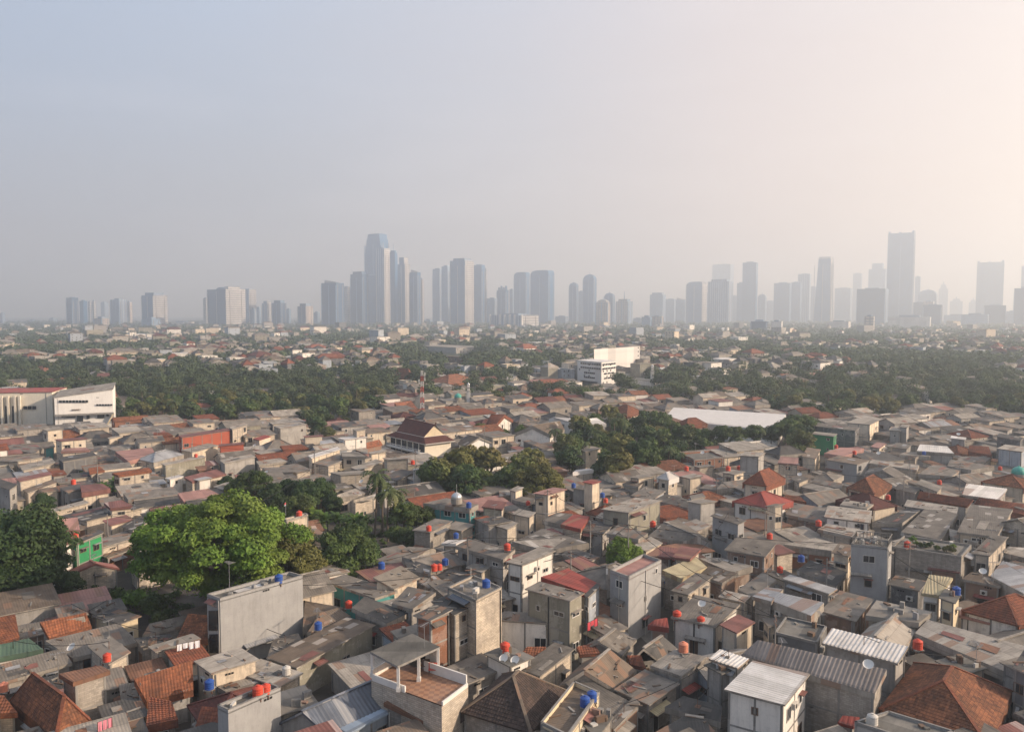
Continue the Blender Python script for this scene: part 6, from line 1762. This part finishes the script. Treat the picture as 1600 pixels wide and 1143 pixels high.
for line in TW.splitlines():
    u0, u1, vt, D, fac, st = line.split(); u0, u1, vt, D = float(u0), float(u1), float(vt), float(D)
    f1 = fac[:2]; f2 = {'w': 'fw', 'c': 'fc', 'p': 'fp', 'v': 'fw'}.get(fac[2:], f1); side = .34 if len(fac) > 2 else .26  # right facade: own stripes on some, sunlit paleness painted in on others
    W = (u1-u0)*D/F; X = ((u0+u1)/2-800)*D/F; top = HC+(HZ-vt)*D/F*1.0
    top = at_dist((u0+u1)/2, vt, D).z
    th = R(28); fx = Vector((math.cos(th), -math.sin(th), 0)); fy = Vector((math.sin(th), math.cos(th), 0))   # long face looks left-forward... short face right
    # face L runs along a, right face along b; silhouettes share the width
    th = R(35+tr2.uniform(-6, 6)); a = Vector((math.cos(th), -math.sin(th), 0)); b = Vector((math.sin(th), math.cos(th), 0))
    la = W*(1-side)/math.cos(th); lb = W*side/math.sin(th)
    c = Vector((X, D+lb/2, 0)); root = empty('tower', (X, D, 0)); h = top
    def ring(sa, sb, z, off=(0, 0)): return [c+a*(la/2*sa*x+off[0])+b*(lb/2*sb*y+off[1])+Vector((0, 0, z)) for x, y in ((-1, -1), (1, -1), (1, 1), (-1, 1))]
    def prism(o, r0, r1, m0, m1, cap='CO'):
        for i in range(4):
            j = (i+1) % 4; o.poly([r0[i], r0[j], r1[j], r1[i]], m0 if i in (0, 2) else m1)
        o.poly(r1, cap)
    o = MB(); o.off = 1000*tr2.randint(0, 8)+200.
    cr = MB(); cr.off = o.off; hb = h
    if st == 'flat': prism(o, ring(1, 1, 0), ring(1, 1, h), f1, f2); prism(cr, ring(.5, .5, h-1), ring(.5, .5, h+tr2.uniform(2, 5)), 'fp', 'fp')
    elif st == 'crown': hb = h-9; prism(o, ring(1, 1, 0), ring(1, 1, hb), f1, f2); prism(cr, ring(.75, .7, hb-1), ring(.75, .7, h), f1, 'fp')
    elif st == 'fancy': hb = h-8; prism(o, ring(1, 1, 0), ring(1, 1, hb), f1, f2); prism(cr, ring(.95, .3, hb-1, (0, 0)), ring(.6, .2, h), f1, 'fw'); prism(cr, ring(.2, .6, hb-1, (la*.32, 0)), ring(.2, .6, h+1, (la*.32, 0)), 'fw', 'fw')
    elif st == 'step': hb = h*.9; prism(o, ring(1, 1, 0), ring(1, 1, hb), f1, f2); prism(cr, ring(.62, .8, hb-1), ring(.62, .8, h), f1, f2)
    elif st == 'slant':
        hb = h-10; prism(o, ring(1, 1, 0), ring(1, 1, hb), f1, f2); r1 = ring(.95, .3, h); r1[1].z = r1[2].z = hb+1; prism(cr, ring(.95, .3, hb-1), r1, 'fw', 'fw')
    elif st == 'stepped':
        hb = h*.80; prism(o, ring(1, 1, 0), ring(1, 1, hb), f1, f2); prism(o, ring(.9, 1, hb-1), ring(.9, 1, h*.87), f1, f2); prism(o, ring(.8, .95, h*.87-1), ring(.78, .95, h*.94), f1, f2); prism(cr, ring(.72, .9, h*.94-1), ring(.66, .85, h), f1, f2)
    elif st == 'mast': hb = h-8; prism(o, ring(1, 1, 0), ring(1, 1, hb), f1, f2); prism(cr, ring(.7, .7, hb-1), ring(.7, .7, h), f1, f2); cr.tube(c+Vector((0, 0, h-1)), c+Vector((0, 0, h+28)), 1.6, .5, 'fp', 6)
    elif st == 'spiky':
        prism(o, ring(1, 1, 0), ring(1, 1, hb-8), f1, f2)
        for k in range(4): prism(cr, ring(.12, .5, hb-9, (la*(-.4+.26*k), 0)), ring(.05, .4, h+4+(k % 2)*5, (la*(-.4+.26*k), 0)), f1, f2)
    elif st in ('curve', 'dome'):
        hh = 16 if st == 'curve' else min(30, W*.45); hb = h-hh; prism(o, ring(1, 1, 0), ring(1, 1, hb), f1, f2); pr = ring(1, 1, hb)
        for k in range(1, 7):
            t = k/6; 
            if st == 'dome': sc_ = math.sqrt(max(0.01, 1-t*t)); nx = ring(sc_, sc_, hb+hh*t)
            else: sc_ = 1-.55*t*t; nx = ring(sc_, 1, hb+hh*math.sin(t*math.pi/2), (la*.5*(1-sc_)*.5, 0))
            prism(cr, pr, nx, f1, f2); pr = nx
        if st == 'dome': cr.tube(c+Vector((0, 0, h-2)), c+Vector((0, 0, h+9)), 1., .3, 'fp', 5)
    elif st == 'taper':
        prism(o, ring(1, 1, 0), ring(.72, .9, h-8, (la*.08, 0)), f1, f2); prism(cr, ring(.72, .9, h-9, (la*.08, 0)), ring(.66, .88, h, (la*.09, 0)), 'fw', 'fw')
        for sx in (1, -.02):
            cr.bar(ring(sx, -1, 0)[1], ring(.72*sx, -.9, h, (la*.08, 0))[1]-Vector((0, 0, 0)), 3.5, 'fh')
    elif st == 'notch':
        prism(o, ring(1, 1, 0), ring(1, 1, h-9), f1, f2)
        for sx, hx in ((-1, 6), (-.1, 3), (1, 7)): prism(cr, ring(.13, 1, h-10, (la*.43*sx, 0)), ring(.06, .9, h+hx-3, (la*.46*sx, 0)), f1, f2)
        prism(cr, ring(.9, .9, h-10), ring(.8, .8, h-4), f1, f2)
    elif st == 'spire': prism(o, ring(1, 1, 0), ring(1, 1, h*.82), f1, f2); prism(cr, ring(.7, .7, h*.82-1), ring(.5, .5, h*.93), f1, f2); cr.tube(c+Vector((0, 0, h*.92)), c+Vector((0, 0, h+6)), 6, .6, f1, 6)
    o.build('facade', root); cr.build('crown', root)
    if D < 3400 and f1 != 'fh' and W > 35:     # vertical fins and edge piers that catch the light
        n = 2 if st != 'flat' else 1
        for k in range(n+1):
            t = -1+2*k/n; p = c+a*(la/2)*t*.985-b*(lb/2); fn = MB(); fn.box(p+Vector((0, 0, h*.44)), a*1.1, b*.9, (0, 0, h*.44), f2 if f2 != f1 else 'fp', False); fn.build('fin', root)
        for k in (0, 1):
            p = c+a*(la/2)+b*(lb/2)*(-.6+1.2*k); fn = MB(); fn.box(p+Vector((0, 0, h*.45)), a*.9, b*1.1, (0, 0, h*.45), 'fc', False); fn.build('fin', root)
    if fac == 'fvv':
        for t in (-.98, -.35, -.05, .25, .55, .98): p = c+a*(la/2)*t-b*(lb/2+1); fn = MB(); fn.box(p+Vector((0, 0, h*.5)), a*1.8, b*1.6, (0, 0, h*.5+1), 'fh'); fn.build('column', root)
    nstory = 'tallest' if vt < 370 else ('tall' if vt < 435 else ('slim' if u1-u0 < 16 else ('low' if vt > 490 else 'mid height')))
    later(root, 'tower', '%s %s tower with %s' % (nstory, nm[f1], cn_[st]), (X, D, h), 'towers of the hazy skyline')
# ------------------------------------------------ haze
hm = bpy.data.materials.new('haze'); hm.use_nodes = True; t_ = hm.node_tree; t_.nodes.clear()
ho = t_.nodes.new('ShaderNodeOutputMaterial'); hv = t_.nodes.new('ShaderNodeVolumePrincipled')
hv.inputs['Color'].default_value = (.76, .86, .98, 1); hv.inputs['Density'].default_value = HAZE; hv.inputs['Absorption Color'].default_value = (.5, .5, .5, 1); hv.inputs['Anisotropy'].default_value = .5
t_.links.new(hv.outputs[0], ho.inputs['Volume'])
hb_ = MB(); MATS['haze'] = hm; hb_.box((0, 5500, 209.5), (9400, 0, 0), (0, 6000, 0), (0, 0, 210.5), 'haze')
hz_ = hb_.build('haze'); tag(hz_, kind='stuff', label='pale even haze filling the air over the whole city', cat='haze')
# ------------------------------------------------ labels that single each thing out
LM = [('the windowless concrete block', 400, 960), ('the slab tower', 995, 935), ('the railed tower', 1360, 890), ('the orange hip roof', 1480, 1085), ('the white roofed house', 1190, 1065), ('the pillared terrace', 640, 1035),
      ('the dark pyramid roof', 815, 1090), ('the bright spreading tree', 340, 850), ('the dark left tree', 40, 870), ('the terracotta wall', 322, 686), ('the maroon hall', 655, 685), ('the white chapel', 742, 700),
      ('the turquoise building', 700, 798), ('the warehouse', 1130, 655), ('the teal dome', 1590, 735), ('the red hip roof', 1185, 785), ('the auditorium', 60, 640), ('the brown hip roof', 1358, 765), ('the pink cube house', 858, 780),
      ('the olive tree', 838, 740), ('the lattice mast', 657, 620), ('the white office block', 955, 570), ('the brick block', 680, 970), ('the notched tallest tower', 1408, 400), ('the stepped tallest tower', 590, 400), ('the viaduct', 1460, 580),
      ('the green house', 128, 850), ('the ribbed hall', 1280, 1040), ('the tapering tower', 1289, 440), ('the twin domed towers', 905, 455), ('the slanted dark tower', 519, 465), ('the bright drooping tree', 968, 860), ('the red ribbed roof', 895, 905)]
SELF = {'cement_block': 0, 'slab_tower': 1, 'railed_tower': 2, 'white_roof_house': 4, 'terracotta_house': 9, 'turquoise_hall': 12, 'warehouse': 13, 'cube_house': 18, 'green_house': 26, 'ribbed_hall': 27}
own = {NAMED[k][0].name: v for k, v in SELF.items() if k in NAMED}
custom = {'cement_block': 'tall smooth grey cement block with plain long wall and blue tank on roof', 'slab_tower': 'tall narrow grey slab house with faded red roof and patchy walls', 'railed_tower': 'tall pale concrete tower house with railing around its flat roof', 'roof_garden_house': 'long grey flat roofed house with a planted roof garden', 'white_roof_house': 'white house with bright ribbed white roof near the bottom edge',
          'terracotta_house': 'long terracotta red walled building with two small windows', 'turquoise_hall': 'turquoise walled building with wide grey roof and small silver dome', 'warehouse': 'long warehouse with bright white roof behind the dense trees', 'cube_house': 'cube shaped house with pinkish roof beside the olive tree',
          'green_house': 'bright green painted house between the two large trees', 'ribbed_hall': 'long hall with brown ribbed roof beside the white roofed house', 'tank': 'smooth grey flat house with two red tanks and a dark doorway', 'office_block': 'large white office block with rows of dark windows'}
skipo = set()
for k, lab in custom.items():
    if k in NAMED: NAMED[k][0]['label'] = lab; skipo.add(NAMED[k][0].name)
NAMED_CAT = {'warehouse': 'warehouse', 'office_block': 'office block'}
for k, ct_ in NAMED_CAT.items():
    if k in NAMED: NAMED[k][0]['category'] = ct_
ORD = ['nearest', 'second', 'third', 'fourth', 'fifth', 'sixth', 'seventh', 'eighth', 'ninth', 'tenth', 'eleventh', 'twelfth', 'thirteenth', 'fourteenth', 'fifteenth', 'sixteenth', 'seventeenth', 'eighteenth', 'nineteenth', 'twentieth']
buckets = {}
for o, cat, desc, (u, v), grp in THINGS:
    if o.name in skipo: continue
    best = min((i for i in range(len(LM)) if own.get(o.name) != i), key=lambda i: math.hypot((LM[i][1]-u), (LM[i][2]-v)*1.6))
    dx, dy = u-LM[best][1], v-LM[best][2]
    if cat == 'tower' or abs(dx) > abs(dy)*1.3: rel = 'left of' if dx < 0 else 'right of'
    else: rel = 'behind' if dy < 0 else 'in front of'
    buckets.setdefault((desc, rel, LM[best][0]), []).append((math.hypot(dx, dy), o))
for (desc, rel, lm), L in buckets.items():
    L.sort(key=lambda t: t[0])
    for k, (d, o) in enumerate(L):
        if len(L) == 1: lab = '%s %s %s' % (desc, rel, lm)
        else: lab = '%s, %s %s %s' % (desc, (ORD[k] if k < 20 else 'number %d' % (k+1)), rel, lm)
        w_ = lab.split()
        if len(w_) > 16: lab = lab.replace('with ', '', 1)
        if len(lab.split()) > 16: lab = lab.replace(' and ', ', ', 1)
        if len(lab.split()) > 16: lab = lab.replace(' house with ', ' house, ', 1).replace('the ', '', 1)
        while len(lab.split()) > 16: lab = lab.replace(' roof ', ' ', 1) if ' roof ' in lab else ' '.join(lab.split()[1:])
        o['label'] = lab
print('max words', max(len(o['label'].split()) for o, *_ in THINGS), 'things', len(THINGS), 'objects', len(bpy.data.objects))

# windows of the white office block
